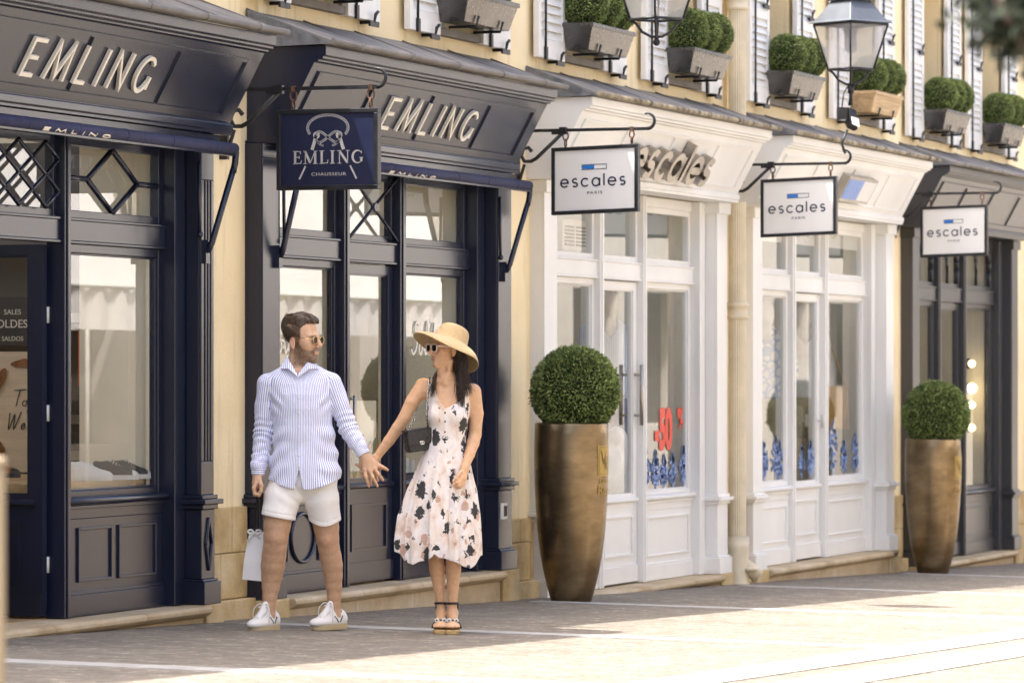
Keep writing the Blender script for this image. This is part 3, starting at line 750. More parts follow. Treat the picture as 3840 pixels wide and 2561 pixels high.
    for a, b in (bays[0], bays[2]):
        c.box(b, b + .04, .16, .75, .3, 2.86); c.box(a, b, .17, .75, .70, .74)
    c.box(25.3, 26.2, 1.2, 1.24, .1, 1.9); c.build('window_cheek', M['cream'], t)
    s = MB(); s.box(26.05, 26.6, .9, 1.4, .1, 1.66); s.box(26.05, 26.6, .885, .9, 1.2, 1.24); tag(s.build('cabinet', M['yellowpanel'], bev=.006), 'ochre wooden cabinet in the window behind the man', 'cabinet')
    s = MB(); s.box(28.3, 28.36, .3, .6, .76, .88); s.box(28.42, 28.48, .3, .6, .76, .87); tag(s.build('price_card', M['whiteboard']), 'pair of small white cards on the window bench by the handbag', 'card')
    fr = lambda x, y, d: (x, .11 - d, y)
    s = MB(); script_word(s, 'Soldes', bays[0][0] + .12, 1.60, .24, fr, .017, .006); s.build('window_lettering', M['letter'], t)
    s = MB(); script_word(s, 'Soldes', bays[2][0] + .28, 1.60, .22, fr, .015, .006); s.build('window_lettering', M['letter'], t)
    s = MB(); s.box(29.13, 29.25, -.116, -.1, .435, .55); s.mat(1).box(29.17, 29.23, -.121, -.116, .455, .53)
    tag(s.build('door_buzzer', [M['rubber'], M['charcoal']], bev=.003), 'small white and grey buzzer box on the navy pilaster', 'buzzer')
    ld = thing('leaf_display', 'standing display of large red and green leaf cutouts behind the crossed bar door', 'display', (27.6, .5, .08))
    b_ = MB(); b_.box(27.15, 28.3, .52, .55, .55, 1.28); b_.build('backing', M['cream'], ld)
    rnd = random.Random(12)
    for k in range(11):
        x, z, an, L_ = 27.2 + .1 * k, rnd.uniform(.8, 1.05), rnd.uniform(-.5, .5), rnd.uniform(.22, .36)
        q = MB(); pts = [(math.sin(math.pi * u) * .22 * sgn * L_, (u - .3) * L_) for u, sgn in [(i / 8, 1) for i in range(9)] + [(i / 8, -1) for i in range(7, 0, -1)]]
        pts = [(x + p * math.cos(an) + r_ * math.sin(an), z - p * math.sin(an) + r_ * math.cos(an)) for p, r_ in pts]
        q.prism(pts, 'y', .49 - .002 * k, .50 - .002 * k); q.build('leaf_cutout', M['leafred' if k % 3 else 'leafgreen'], ld)
    # ---- white boutiques
    t, bays = shop(L3, 30.11, 34.81, 'white', -.185, .475, .53, .29, (31.83, 31.93), (32.93, 33.02), 30.0, 34.75, 'white')
    mb = MB(); esc_word(mb, lambda x, y, d: cant(31.42 + x, .075 + y, .012 + d), 0, .20, .058, .46, .075, 1.22, lambda q: q.build('letter', M['steel'], t))
    room(t, 30.3, 34.95, -.185, 2.6, 'greywall', 'greywall', 'greywall')
    fr = lambda x, y, d: (x, .11 - d, y); a, b = bays[2]
    s = MB(); s.text('-50', .44, lambda x, y, d: fr(33.70 + x, .87 + y, d), .002, .95, 0, .82, bold=.022); s.text('%', .22, lambda x, y, d: fr(34.16 + x, 1.03 + y, d), .002, bold=.01); s.build('window_decal', M['red'], t)
    for x, h in ((33.22, .36), (33.5, .30), (33.72, .26), (33.95, .27), (34.26, .33)): coral(t, x, .54, h, fr)
    lx = MB(); lx.box(31.1, 31.5, .6, .62, .9, 1.95); lx.build('picture_frame', M['blue'], t)
    ac = MB(); ac.box(32.15, 32.75, .45, .7, 2.42, 2.68)
    aco = ac.build('air_conditioner', M['rubber'], None, bev=.02); tag(aco, 'white air conditioning unit behind the transom over the boutique door', 'air conditioner')
    gr = MB()
    for k in range(6):
        for x in (32.2, 32.48): gr.box(x, x + .22, .44, .455, 2.47 + k * .028, 2.482 + k * .028)
    gr.build('vent_grille', M['charcoal'], aco)
    sn = MB(); sn.text('LE JEUNE', .12, lambda x, y, d: (32.45 - x, .5 + d, 2.29 + y), .002, 1.0); sn.build('mirrored_lettering', M['coral'], t)
    t, bays = shop(L4, 35.58, 40.40, 'white', -.205, .455, .52, .29, (37.32, 37.43), (38.42, 38.53), 35.4, 40.3, 'white')
    room(t, 35.7, 40.6, -.205, 2.6, 'greywall', 'greywall', 'greywall')
    bl = MB()
    for a, b in bays: bl.box(a + .05, b - .05, .125, .13, 2.63, 2.79)
    bl.build('roller_blind', M['rubber'], t)
    fr = lambda x, y, d: (x, .11 - d, y)
    a, b = bays[0]
    for x, h in ((36.66, .33), (37.02, .38), (37.14, .34)): coral(t, x, .53, h, fr)
    a, b = bays[1]
    for x, h in ((37.88, .29), (38.18, .33)): coral(t, x, .53, h, fr)
    a, b = bays[2]
    for x, h in ((38.95, .50), (39.35, .31), (39.76, .37)): coral(t, x, .53, h, fr)
    em = MB(); a0, a1 = 37.55, 38.55
    em.hexa([cant(a0, .1, 0), cant(a1, .1, 0), cant(a1, .34, 0), cant(a0, .34, 0)], [cant(a0, .1, .075), cant(a1, .1, .075), cant(a1, .34, .075), cant(a0, .34, .075)])
    eo = em.build('emblem_box', M['steel'], t)
    e2 = MB(); q = .012; mid = a0 + .54
    e2.mat(0).hexa([cant(a0 + .03, .125, .07), cant(mid, .125, .07), cant(mid, .315, .07), cant(a0 + .03, .315, .07)], [cant(a0 + .03, .125, .079), cant(mid, .125, .079), cant(mid, .315, .079), cant(a0 + .03, .315, .079)])
    e2.mat(1).hexa([cant(mid, .125, .07), cant(a1 - .03, .125, .07), cant(a1 - .03, .315, .07), cant(mid, .315, .07)], [cant(mid, .125, .078), cant(a1 - .03, .125, .078), cant(a1 - .03, .315, .078), cant(mid, .315, .078)])
    e2.build('emblem_face', [M['coral'], M['whiteboard']], eo)
    s = MB(); s.box(36.0, 36.06, -.112, -.104, .02, .3); s.mat(1).box(36.01, 36.05, -.118, -.112, .05, .16)
    # ---- dark grey shop
    t, bays = shop(L5, 41.14, 45.75, 'grey', -.40, .24, .30, .28, (42.75, 42.85), (43.85, 43.95), 41.0, 45.7, 'grey')
    room(t, 41.3, 46.0, -.40, 2.4, 'cream', 'oak', 'dark')
    a, b = bays[2]
    c = MB(); c.box(b - .02, b + .03, .16, .9, .2, 2.86); c.box(a, b, .17, .9, .22, .28); c.build('window_cheek', M['cream'], t)
    for k, z in enumerate((1.577, 1.318, 1.14, .90)):
        lt = thing('spotlight', ['topmost lit spot bulb in the dark grey shop window', 'largest lit spot bulb, second from top in the grey shop window', 'lit spot bulb third from top in the grey shop window', 'lowest lit spot bulb in the dark grey shop window'][k], 'spot lamp', (45.14, .26, z), 0, 'lit spots in the dark grey shop window')
        q = MB(); q.ball((0, 0, 0), .055 if k == 1 else .038, 14, 8); q.build('bulb', M['bulb'], lt, local=True)
        q = MB(); q.lathe([(.03, -.1), (.055, -.02), (.06, .0)], (0, .0, 0), 14, cap1=False); q.v = [(x, -z_ * .9 + .03, y) for x, y, z_ in q.v]; q.build('lamp_shade', M['iron'], lt, local=True)
    ps = MB(); ps.tube([(45.14, .40, .28), (45.14, .40, 2.8)], .012, 8); ps.build('lamp_rail', M['iron'], t)
    s = MB(); s.box(44.35, 44.75, .3, .6, .3, .62); tag(s.build('display_box', M['whiteboard'], bev=.01), 'pale display box at the bottom of the grey shop window', 'box')

def coral(t, x, z0, h, fr):
    rnd = random.Random(int(x * 1000)); s = MB(); W0 = h * .50
    s.stroke([(x, z0), (x, z0 + h * .5)], .02, fr, .003)
    n = 60
    for i in range(n):
        u = rnd.random(); zz = z0 + h * (.14 + .86 * u); ww = W0 * math.sin(math.pi * min(1, .12 + .88 * u) ** .8) * .9
        xx = x + rnd.uniform(-1, 1) * ww * .8; a = rnd.uniform(0, math.pi); L = .020
        s.stroke([(xx - L * math.cos(a), zz - L * math.sin(a)), (xx, zz + .004), (xx + L * math.cos(a), zz + L * math.sin(a))], .022, fr, .003)
    s.build('coral_decal', M['coral'], t)
M['mossy'] = P('mossy_roof_edge', (.30, .255, .18), .9, var=.8, vscale=9, bs=20, bstr=.8, bdist=.015)
M['leafred'] = P('russet_leaf_card', (.38, .09, .05), .6, var=.3, vscale=12, bstr=0); M['leafgreen'] = P('green_leaf_card', (.08, .14, .05), .6, var=.3, vscale=12, bstr=0)
M['oak2'] = P('pale_wood_print', (.66, .54, .38), .6, var=.12, vscale=3, vs=(1, 1, 10), bs=20, bstr=.05)

def mannequin(label, x, y, z0, rz, top, top2, bottom, skirt, bag=None):
    t = thing('mannequin', label, 'mannequin', (x, y, z0), rz, 'dressed mannequins in the boutique windows')
    def part(name, S, lo, hi, mat, clip=None):
        f = (lambda P_, cb=None, hb=0: S.ev(P_, cb, hb)) if clip is None else (lambda P_, cb=None, hb=0: np.maximum(S.ev(P_, cb, hb), clip(P_)))
        V, F = polygonise(f, lo, hi, .012); skin_mesh(name, V, F, mat, t)
    S = SDF(); S.ell((0, 0, 1.62), (.075, .095, .115)); S.cap((0, .01, 1.36), (0, .01, 1.56), .05); S.chain([(-.19, 0, 1.38, .045), (-.23, .02, 1.1, .035), (-.2, -.08, .88, .026), (-.19, -.1, .8, .03)], .02); S.chain([(.19, 0, 1.38, .045), (.24, .03, 1.1, .035), (.22, -.02, .86, .026), (.22, -.04, .78, .03)], .02)
    S.chain([(-.08, 0, .5, .06), (-.085, 0, .05, .04)]); S.chain([(.08, 0, .5, .06), (.085, 0, .05, .04)]); part('body', S, (-.34, -.2, 0), (.34, .2, 1.78), 'mannequin')
    S = SDF(); S.loft([(.84, 0, .19, .13), (1.05, 0, .165, .12), (1.25, 0, .18, .13), (1.38, 0, .19, .11), (1.45, 0, .12, .08), (1.5, 0, .07, .065)], .03)
    S.chain([(-.18, 0, 1.39, .07), (-.235, .02, 1.1, .062), (-.21, -.06, .93, .05)], .03); S.chain([(.18, 0, 1.39, .07), (.245, .03, 1.1, .062), (.225, -.0, .93, .05)], .03)
    part('shirt', S, (-.36, -.22, .8), (.36, .22, 1.52), top, lambda P_: -(np.where(P_[:, 1] < 0, np.abs(P_[:, 0]) * 1.2 + 1.34 - P_[:, 2], 1)) * .6)
    S = SDF()
    if skirt: S.loft([(.25, 0, .26, .2), (.6, 0, .22, .16), (.88, 0, .17, .12)], .02, mod=lambda ph, w: 1 + .05 * np.cos(9 * ph))
    else: S.ell((0, 0, .86), (.18, .125, .13)); S.chain([(-.09, 0, .82, .105), (-.105, 0, .45, .085), (-.11, 0, .1, .085)], .03); S.chain([(.09, 0, .82, .105), (.105, 0, .45, .085), (.11, 0, .1, .085)], .03)
    part('skirt' if skirt else 'trousers', S, (-.3, -.24, .06), (.3, .24, 1.0), bottom)
    if bag:
        m = MB(); m.hexa([(.2, -.14, .55), (.42, -.14, .55), (.42, -.06, .55), (.2, -.06, .55)], [(.2, -.13, .95), (.40, -.13, .95), (.40, -.07, .95), (.2, -.07, .95)]); m.tube([(.22, -.1, .94), (.2, -.08, 1.2), (.19, 0, 1.46)], .01, 6); m.tube([(.39, -.1, .94), (.3, -.05, 1.2), (.2, .02, 1.46)], .01, 6); m.build('bag', M[bag], t, local=True, bev=.02)
def build_mannequins():
    m, nt, b = newmat('striped_poplin'); v = coords(nt); w = nd(nt, 'ShaderNodeTexWave', _bands_direction='X'); w.inputs['Scale'].default_value = 22; nt.links.new(v, w.inputs['Vector'])
    nt.links.new(ramp(nt, w.outputs['Fac'], [(.35, (.20, .32, .58)), (.6, (.62, .68, .76))]), b.inputs['Base Color']); b.inputs['Roughness'].default_value = .8; M['poplin'] = m
    m, nt, b = newmat('blue_print_cloth'); v = coords(nt); vo = nd(nt, 'ShaderNodeTexVoronoi', _feature='DISTANCE_TO_EDGE'); vo.inputs['Scale'].default_value = 14; nt.links.new(v, vo.inputs['Vector'])
    nt.links.new(ramp(nt, vo.outputs['Distance'], [(.05, (.25, .38, .66)), (.16, (.72, .74, .76))]), b.inputs['Base Color']); b.inputs['Roughness'].default_value = .8; M['toile'] = m
    M['navycloth'] = P('navy_cloth', (.02, .05, .20), .85, var=.2, bstr=.1); M['beigecloth'] = P('beige_cloth', (.50, .45, .34), .85, var=.1, bstr=.2); M['whitecloth'] = P('white_cloth', (.74, .74, .76), .85, var=.06, vscale=6, bs=12, bstr=.6, bdist=.02); M['tan'] = P('tan_canvas', (.60, .36, .12), .8, var=.2, bstr=.2)
    mannequin('mannequin in striped blue shirt and navy skirt behind the door glass', 33.85, .62, .42, R(-70), 'poplin', None, 'navycloth', True)
    mannequin('mannequin in blue printed jacket and beige trousers at the left pane', 38.5, .62, .40, R(-70), 'toile', None, 'beigecloth', False)
    mannequin('mannequin in white top with a tan bag behind the middle pane', 39.95, .66, .40, R(-70), 'whitecloth', None, 'beigecloth', False, 'tan')
    p = MB(); p.box(33.0, 34.6, .25, 1.1, -.18, .42); o = p.build('display_plinth', M['greywall'], None, bev=.01); tag(o, 'low grey plinth under the clothes in the boutique with metal letters', 'plinth')
    p = MB(); p.box(37.6, 40.5, .3, 1.1, -.2, .40); o = p.build('display_plinth', M['greywall'], None, bev=.01); tag(o, 'low grey plinth under the two mannequins', 'plinth')
    S = SDF(); rnd = random.Random(3)
    for k in range(16): S.cap((rnd.uniform(-.16, .16), rnd.uniform(-.06, .06), rnd.uniform(0, .62)), (rnd.uniform(-.25, .25), rnd.uniform(-.1, .1), rnd.uniform(0, .45)), .07, .08, .05)
    V, F = polygonise(lambda P_, cb=None, hb=0: np.maximum(S.ev(P_, cb, hb) - .01 * wav(P_, 4, (30, 30, 20)), -P_[:, 2]), (-.4, -.25, -.02), (.4, .25, .75), .012)
    o = skin_mesh('draped_clothes', V, F, 'whitecloth', None); o.location = (33.25, .42, .42); tag(o, 'heap of white clothes draped low behind the boutique door', 'clothes')
# ------------------------------------------------------------------ hanging signs
BW, BH = .656, .485
def sign_root(label, X, zc, y0, tilt):
    t = thing('hanging_sign', label, 'shop sign', (X, 0, zc), 0, 'signs hung square to the terrace')
    s = MB(); zb = .37
    s.box(-.011, .011, -1.0, .02, zb - .011, zb + .011)
    s.tube([(0, -1.0 - .055 * math.sin(R(a)), zb + .055 - .055 * math.cos(R(a)) ) for a in range(0, 200, 18)], [.014 - .0006 * i for i in range(12)], 8)
    s.box(-.02, .02, -.39, -.34, zb - .03, zb + .022); s.box(-.013, .013, -.36, -.28, zb - .03, zb - .011)
    s.tube([(0, -.36, zb - .02), (0, -.16, zb - .2), (0, -.12, zb - .22), (0, -.07, zb - .22), (0, -.045, zb - .18), (0, -.06, zb - .13), (0, -.10, zb - .12), (0, -.125, zb - .15)], .014, 8)
    s.box(-.02, .02, -.03, .02, zb - .42, zb + .08); s.tube([(0, -.02, zb - .4), (0, -.07, zb - .24)], .012, 6)
    s.build('bracket', M['iron'], t, local=True)
    for y in (y0 - .1, y0 - BW + .055):
        c = MB(); zz = zb - .012; zt = BH / 2 + tilt * (y0 - y)
        for k in range(2):
            zc_ = zt + (zz - zt) * (.27 + .46 * k); rr = (zz - zt) * .26
            if k == 0: c.tube([(rr * .7 * math.cos(a), y, zc_ + rr * math.sin(a)) for a in [2 * math.pi * i / 12 for i in range(12)]], .0055, 6, closed=True)
            else: c.tube([(0, y + rr * .7 * math.cos(a), zc_ + rr * 1.1 * math.sin(a)) for a in [2 * math.pi * i / 12 for i in range(12)]], .0055, 6, closed=True)
        c.box(-.012, .012, y - .012, y + .012, zb - .018, zb + .016)
        c.build('chain', M['rust'], t, local=True)
    return t
def board_frame(t, y0, tilt, panel):
    def q(x, y, z): return (x, y, z + tilt * (y0 - y))
    b = MB(); th = .032
    b.hexa([q(-.022, y0 - BW + .02, -BH / 2 + .02), q(.022, y0 - BW + .02, -BH / 2 + .02), q(.022, y0 - .02, -BH / 2 + .02), q(-.022, y0 - .02, -BH / 2 + .02)],
           [q(-.022, y0 - BW + .02, BH / 2 - .02), q(.022, y0 - BW + .02, BH / 2 - .02), q(.022, y0 - .02, BH / 2 - .02), q(-.022, y0 - .02, BH / 2 - .02)])
    bo = b.build('board', M[panel], t, local=True)
    f = MB(); w = .027
    for ya, yb, za, zb_ in ((y0 - BW, y0, BH / 2 - w, BH / 2), (y0 - BW, y0, -BH / 2, -BH / 2 + w), (y0 - w, y0, -BH / 2 + w, BH / 2 - w), (y0 - BW, y0 - BW + w, -BH / 2 + w, BH / 2 - w)):
        f.hexa([q(-th, ya, za), q(th, ya, za), q(th, yb, za), q(-th, yb, za)], [q(-th, ya, zb_), q(th, ya, zb_), q(th, yb, zb_), q(-th, yb, zb_)])
    f.build('frame', M['iron'], bo, local=True, bev=.004)
    yc = y0 - BW / 2
    return bo, (lambda x, y, d: (-.0225 - d, yc - x, y + tilt * (x + BW / 2)))
def build_signs():
    M['rust'] = P('rusty_iron', (.12, .06, .035), .7, .3, var=.6, vscale=30, bs=60, bstr=.3)
    t = sign_root('navy hanging sign with a white rope knot over the lettering', 24.38, 2.815, -.358, 0)
    bo, fr = board_frame(t, -.358, 0, 'navyboard')
    k = .385e-3
    q = lambda x, y: ((x - 890) * k, (835 - y) * k)
    e = MB()
    def rope(pts, w):
        e.mat(0).stroke([q(*p) for p in pts], w * k, fr, .0015)
        P2 = [Vector(q(*p)) for p in pts]; acc = 0; step = w * k * .62
        for a, b in zip(P2, P2[1:]):
            d = (b - a).length; dr = (b - a).normalized(); nn = Vector((-dr.y, dr.x))
            while acc < d:
                c = a + dr * acc; e.mat(1).stroke([c - nn * w * k * .36 - dr * w * k * .22, c + nn * w * k * .36 + dr * w * k * .22], w * k * .26, lambda x, y, z: fr(x, y, .0012 + z), .001); acc += step
            acc -= d
    rope([(900 + 340 * math.cos(R(a)), 500 - 200 * math.sin(R(a))) for a in range(-32, 213, 6)], 42)
    rope([(900 + 205 * math.cos(R(a)), 645 - 85 * math.sin(R(2 * a)) * (1 if True else 1)) for a in range(-90, 271, 6)], 38)
    for s in (-1, 1):
        e.mat(0).stroke([q(900 + s * 190, 600), q(900 + s * 225, 720), q(900 + s * 265, 842)], 52 * k, fr, .0022)
        e.mat(0).stroke([q(900 + s * 190 + 36 * math.cos(R(a)), 615 + 36 * math.sin(R(a))) for a in range(0, 361, 30)], 40 * k, fr, .0022)
        rope([(900 + s * (200 - 130 * u), 705 + 75 * math.sin(u * 1.5)) for u in [i / 8 for i in range(9)]], 30)
        e.mat(0).stroke([q(900 + s * 375, 1095), q(900 + s * 480, 1300)], 26 * k, fr, .0015)
    y0, y1 = 1055, 862; st, tn = 36 * k, 13 * k
    S = lambda pts, w: e.mat(0).stroke([q(*p) for p in pts], w, fr, .0015)
    def serif(x, y, w=64): S([(x - w / 2, y), (x + w / 2, y)], 10 * k)
    # E M L I N G in bracketed roman capitals
    S([(350, y0), (350, y1)], st); serif(355, y0 + 2, 80); serif(355, y1 - 2, 80); S([(350, y1 + 4), (436, y1 + 4), (440, y1 + 44)], tn); S([(350, 955), (418, 955)], tn); S([(418, 932), (418, 978)], tn); S([(350, y0 - 4), (446, y0 - 4), (456, y0 - 50)], tn)
    S([(520, y0), (524, y1)], tn); serif(520, y0 + 2); S([(520, y1 + 4), (604, y0 - 6)], st); S([(604, y0 - 6), (682, y1 + 4)], tn); S([(686, y1), (690, y0)], st); serif(690, y0 + 2, 78); serif(512, y1, 50); serif(695, y1, 60)
    S([(798, y0), (798, y1)], st); serif(800, y0 + 2, 80); serif(800, y1 - 2, 80); S([(798, y0 - 4), (894, y0 - 4), (904, y0 - 54)], tn)
    S([(978, y0), (978, y1)], st); serif(978, y0 + 2, 80); serif(978, y1 - 2, 80)
    S([(1096, y0), (1096, y1)], tn); serif(1096, y0 + 2); serif(1086, y1 - 2, 60); S([(1098, y1 + 6), (1230, y0 - 4)], st); S([(1232, y0), (1232, y1)], tn); serif(1232, y1 - 2, 60)
    e.mat(0).stroke([q(1400 + 84 * math.cos(R(a)), 958 - 96 * math.sin(R(a))) for a in range(38, 325, 12)], (lambda u: (12 + 24 * math.sin(math.pi * min(1, max(0, u))) ** 2) * k), fr, .0015)
    S([(1462, y0 - 20), (1462, 975)], st); serif(1460, 972, 66); S([(1464, y1 + 4), (1464, 910)], tn)
    e.mat(0).text('CHAUSSEUR', 72 * k, lambda x, y, d: fr(x + q(915, 0)[0], y + q(0, 1247)[1], d), .0015, 1.16, 0, 1.32)
    e.build('lettering', [M['silver'], M['navyboard']], bo, local=True)
    for label, X, zc, y0, tilt in (('white hanging sign nearest the big metal letters', 29.75, 2.85, -.283, .032),
                                   ('white hanging sign beside the blue and white emblem', 35.2, 2.852, -.282, .035),
                                   ('white hanging sign in front of the dark grey shop', 40.78, 2.825, -.27, .028)):
        t = sign_root(label, X, zc, y0, tilt); bo, fr = board_frame(t, y0, tilt, 'whiteboard')
        m = .772e-3; L = MB()
        L.mat(0); esc_word(L, lambda x, y, d: fr(x, y - (785 - 727) * m, d), -.256, .056, .0115, .55, .0015, .99)
        L.text('PARIS', .029, lambda x, y, d: fr(x, y - (860 - 727) * m, d), .0015, 1.25, 0, 1.35)
        xa, xb, za, zb_ = -.098, .092, (727 - 632) * m, (727 - 583) * m; xm = (xa + xb) / 2
        for a, b, c, d in ((xa, xb, za, za + .004), (xa, xb, zb_ - .004, zb_), (xa, xa + .004, za, zb_), (xb - .004, xb, za, zb_)):
            L.add([fr(a, c, 0), fr(b, c, 0), fr(b, d, 0), fr(a, d, 0)] + [fr(a, c, .0015), fr(b, c, .0015), fr(b, d, .0015), fr(a, d, .0015)], [(0, 1, 2, 3), (4, 5, 6, 7), (0, 1, 5, 4), (1, 2, 6, 5), (2, 3, 7, 6), (3, 0, 4, 7)])
        L.mat(1).add([fr(xa + .006, za + .005, .001), fr(xm, za + .005, .001), fr(xm, zb_ - .005, .001), fr(xa + .006, zb_ - .005, .001)], [(0, 1, 2, 3)])
        L.build('lettering', [M['inkblue'], M['blue']], bo, local=True, fix=False)

# ------------------------------------------------------------------ box balls, planters, window boxes
def leaf_ball(name, mat, r, n, size, seed, fuzz=.05):
    rs = np.random.RandomState(seed)
    i = np.arange(n); ph = np.arccos(1 - 2 * (i + .5) / n); th = math.pi * (1 + 5 ** .5) * i
    d = np.stack([np.cos(th) * np.sin(ph), np.sin(th) * np.sin(ph), np.cos(ph)], 1) + rs.normal(0, .02, (n, 3))
    d /= np.linalg.norm(d, axis=1)[:, None]
    lump = sum(np.sin(d @ rs.normal(0, 4 + 2 * k, 3) + rs.uniform(0, 6)) for k in range(4)) / 4
    dep = rs.uniform(0, 1, n) ** 2
    rad = r * (1 + .030 * lump + fuzz * .40 * rs.normal(0, 1, n).clip(-1.5, 1.8) + .05 * (rs.uniform(0, 1, n) > .985) - .10 * dep)
    c = d * rad[:, None]
    out = d + rs.normal(0, .55, (n, 3)); out /= np.linalg.norm(out, axis=1)[:, None]       # leaf axis
    sd = np.cross(out, rs.normal(0, 1, (n, 3))); sd /= np.linalg.norm(sd, axis=1)[:, None]
    s = size * rs.uniform(.7, 1.25, n)[:, None]
    nrm = np.cross(out, sd)
    v = np.stack([c - out * s * .1, c + out * s * .5 + sd * s * .32 + nrm * s * .08, c + out * s * 1.05, c + out * s * .5 - sd * s * .32 + nrm * s * .08], 1).reshape(-1, 3)
    f = np.arange(4 * n).reshape(-1, 4)
    me = bpy.data.meshes.new(name); me.from_pydata(v.tolist(), [], f.tolist())
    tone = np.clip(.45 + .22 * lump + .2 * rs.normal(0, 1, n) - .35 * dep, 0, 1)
    at = me.attributes.new('tone', 'FLOAT', 'POINT'); at.data.foreach_set('value', np.repeat(tone, 4).astype(np.float32))
    me.materials.append(M[mat]); me.materials.append(M['core'])
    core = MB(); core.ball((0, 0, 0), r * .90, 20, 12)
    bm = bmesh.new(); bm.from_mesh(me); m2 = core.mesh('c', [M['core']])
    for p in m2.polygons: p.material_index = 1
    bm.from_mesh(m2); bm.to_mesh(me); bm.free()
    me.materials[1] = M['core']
    return me
def obj(name, me, parent, loc=(0, 0, 0), rz=0):
    o = bpy.data.objects.new(name, me); COL.objects.link(o)
    if parent: o.parent = parent
    o.location = loc; o.rotation_euler = (0, 0, rz); reg(o, (0, 0, 0)); return o

def build_planters():
    big = leaf_ball('boxwood_ball', 'box_leaf', .308, 15000, .021, 3)
    prof = [(.136, 0), (.146, .006), (.170, .09), (.190, .17), (.209, .26), (.228, .38), (.243, .51), (.256, .68), (.264, .86), (.267, 1.02), (.265, 1.16), (.261, 1.265), (.256, 1.277), (.240, 1.272), (.236, 1.19)]
    for i, (x, y, label) in enumerate(((29.53, -.50, 'tall bronze planter with a clipped box ball beside the white shop door'), (40.25, -.52, 'tall bronze planter with a clipped box ball beside the dark grey shop'))):
        t = thing('topiary_planter', label, 'planter', (x, y, gz(x, y)), 0, 'tall bronze planters along the terrace')
        b = MB(); b.lathe(prof, n=96); b.build('pot', M['bronze'], t, local=True)
        s = MB(); s.lathe([(.0, 1.2), (.238, 1.2)], n=24, cap0=False, cap1=False); s.build('soil', M['core'], t, local=True)
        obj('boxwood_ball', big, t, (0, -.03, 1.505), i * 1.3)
        # gilt monogram panel and lettering wrapped on the side turned to the street
        g = MB(); a0 = R(-98)
        def rad(z):
            for (r0, z0), (r1, z1) in zip(prof, prof[1:]):
                if z0 <= z <= z1: return r0 + (r1 - r0) * (z - z0) / (z1 - z0)
            return .26
        def fr(x_, z_, d):
            r_ = rad(z_) + .0035 + d; a = a0 + x_ / .26
            return (r_ * math.cos(a), r_ * math.sin(a), z_)
        def patch(xa, xb, za, zb_, d, m):
            g.mat(m); n = 8
            for k in range(n): 
                p, q = xa + (xb - xa) * k / n, xa + (xb - xa) * (k + 1) / n
                g.quad(fr(p, za, d), fr(q, za, d), fr(q, zb_, d), fr(p, zb_, d))
        patch(-.085, .085, .90, 1.115, .0, 0)
        for a_, b_, c_, d_ in ((-.073, .073, .910, .915), (-.073, .073, 1.10, 1.105), (-.073, -.068, .915, 1.10), (.068, .073, .915, 1.10)): patch(a_, b_, c_, d_, .0015, 1)
        g.mat(1)
        g.stroke([(-.05, 1.08), (-.02, .985)], .012, lambda x_, y_, d: fr(x_, y_, .002 + d), .001); g.stroke([(-.02, .985), (.018, 1.08)], .005, lambda x_, y_, d: fr(x_, y_, .002 + d), .001)
        g.stroke([(-.0, .945), (-.0, 1.035), (.03, 1.035), (.036, 1.01), (.03, .99), (.0, .988)], .007, lambda x_, y_, d: fr(x_, y_, .002 + d), .001); g.stroke([(.012, .988), (.05, .93)], .008, lambda x_, y_, d: fr(x_, y_, .002 + d), .001)
        g.mat(0); F2 = lambda x_, y_, d: fr(x_, y_, .001 + d)
        g.text('Levée', .055, lambda x_, y_, d: F2(x_ + .0, .845 + y_, d), .001); g.text('Roy', .1, lambda x_, y_, d: F2(x_ - .005, .765 + y_, d), .001)
        g.build('monogram', [M['gold'], M['bronze']], t, local=True, fix=False)
    sm = leaf_ball('boxwood_ball', 'box_leaf', .172, 5200, .0165, 11, .06)
    wins = [(25.28, 26.24, 0, 'box ball window trough cut off by the top edge near the knot sign'),
            (27.98, 28.84, 0, 'box ball window trough at the top edge above the second navy shop'),
            (30.68, 31.6, .012, 'metal window trough of three box balls left of the first lantern'),
            (33.27, 34.18, .012, 'metal window trough of three box balls just left of the drainpipe'),
            (36.1, 36.97, -.02, 'metal window trough of three box balls just right of the drainpipe'),
            (38.8, 39.85, -.02, 'tan wooden window trough of three box balls behind the second lantern'),
            (41.76, 42.75, .02, 'metal window trough of three box balls second from the right end'),
            (44.26, 45.32, .02, 'metal window trough of three box balls at the right end of the terrace')]
    for a, b, yf, label in wins:
        c = (a + b) / 2
        t = thing('window_box', label, 'window box', (c, yf - .17, SILL + .03), 0, 'box ball troughs on the upper window sills')
        L = .52; m = MB()
        bot = [(-L + .06, -.09, 0), (L - .06, -.09, 0), (L - .06, .085, 0), (-L + .06, .085, 0)]; top = [(-L, -.145, .19), (L, -.145, .19), (L, .10, .19), (-L, .10, .19)]
        m.hexa(bot, top)
        m.box(-L - .004, L + .004, -.15, -.138, .165, .197); m.box(-L - .004, L + .004, .093, .105, .165, .197); m.box(-L - .006, -L + .008, -.138, .093, .165, .197); m.box(L - .008, L + .006, -.138, .093, .165, .197)
        m.build('trough', M['oak'] if 'wooden' in label else M['bsteel'], t, local=True, bev=.003)
        br = MB()
        for x in (-.25, .25): br.tube([(x, .1, -.02), (x, -.1, -.02), (x, -.12, .05)], .01, 6)
        br.build('bracket', M['iron'], t, local=True)
        for k in range(3): obj('boxwood_ball', sm, t, (-.345 + .345 * k, -.03, .34 + .010 * ((k * 7) % 3)), k * 1.9 + a)

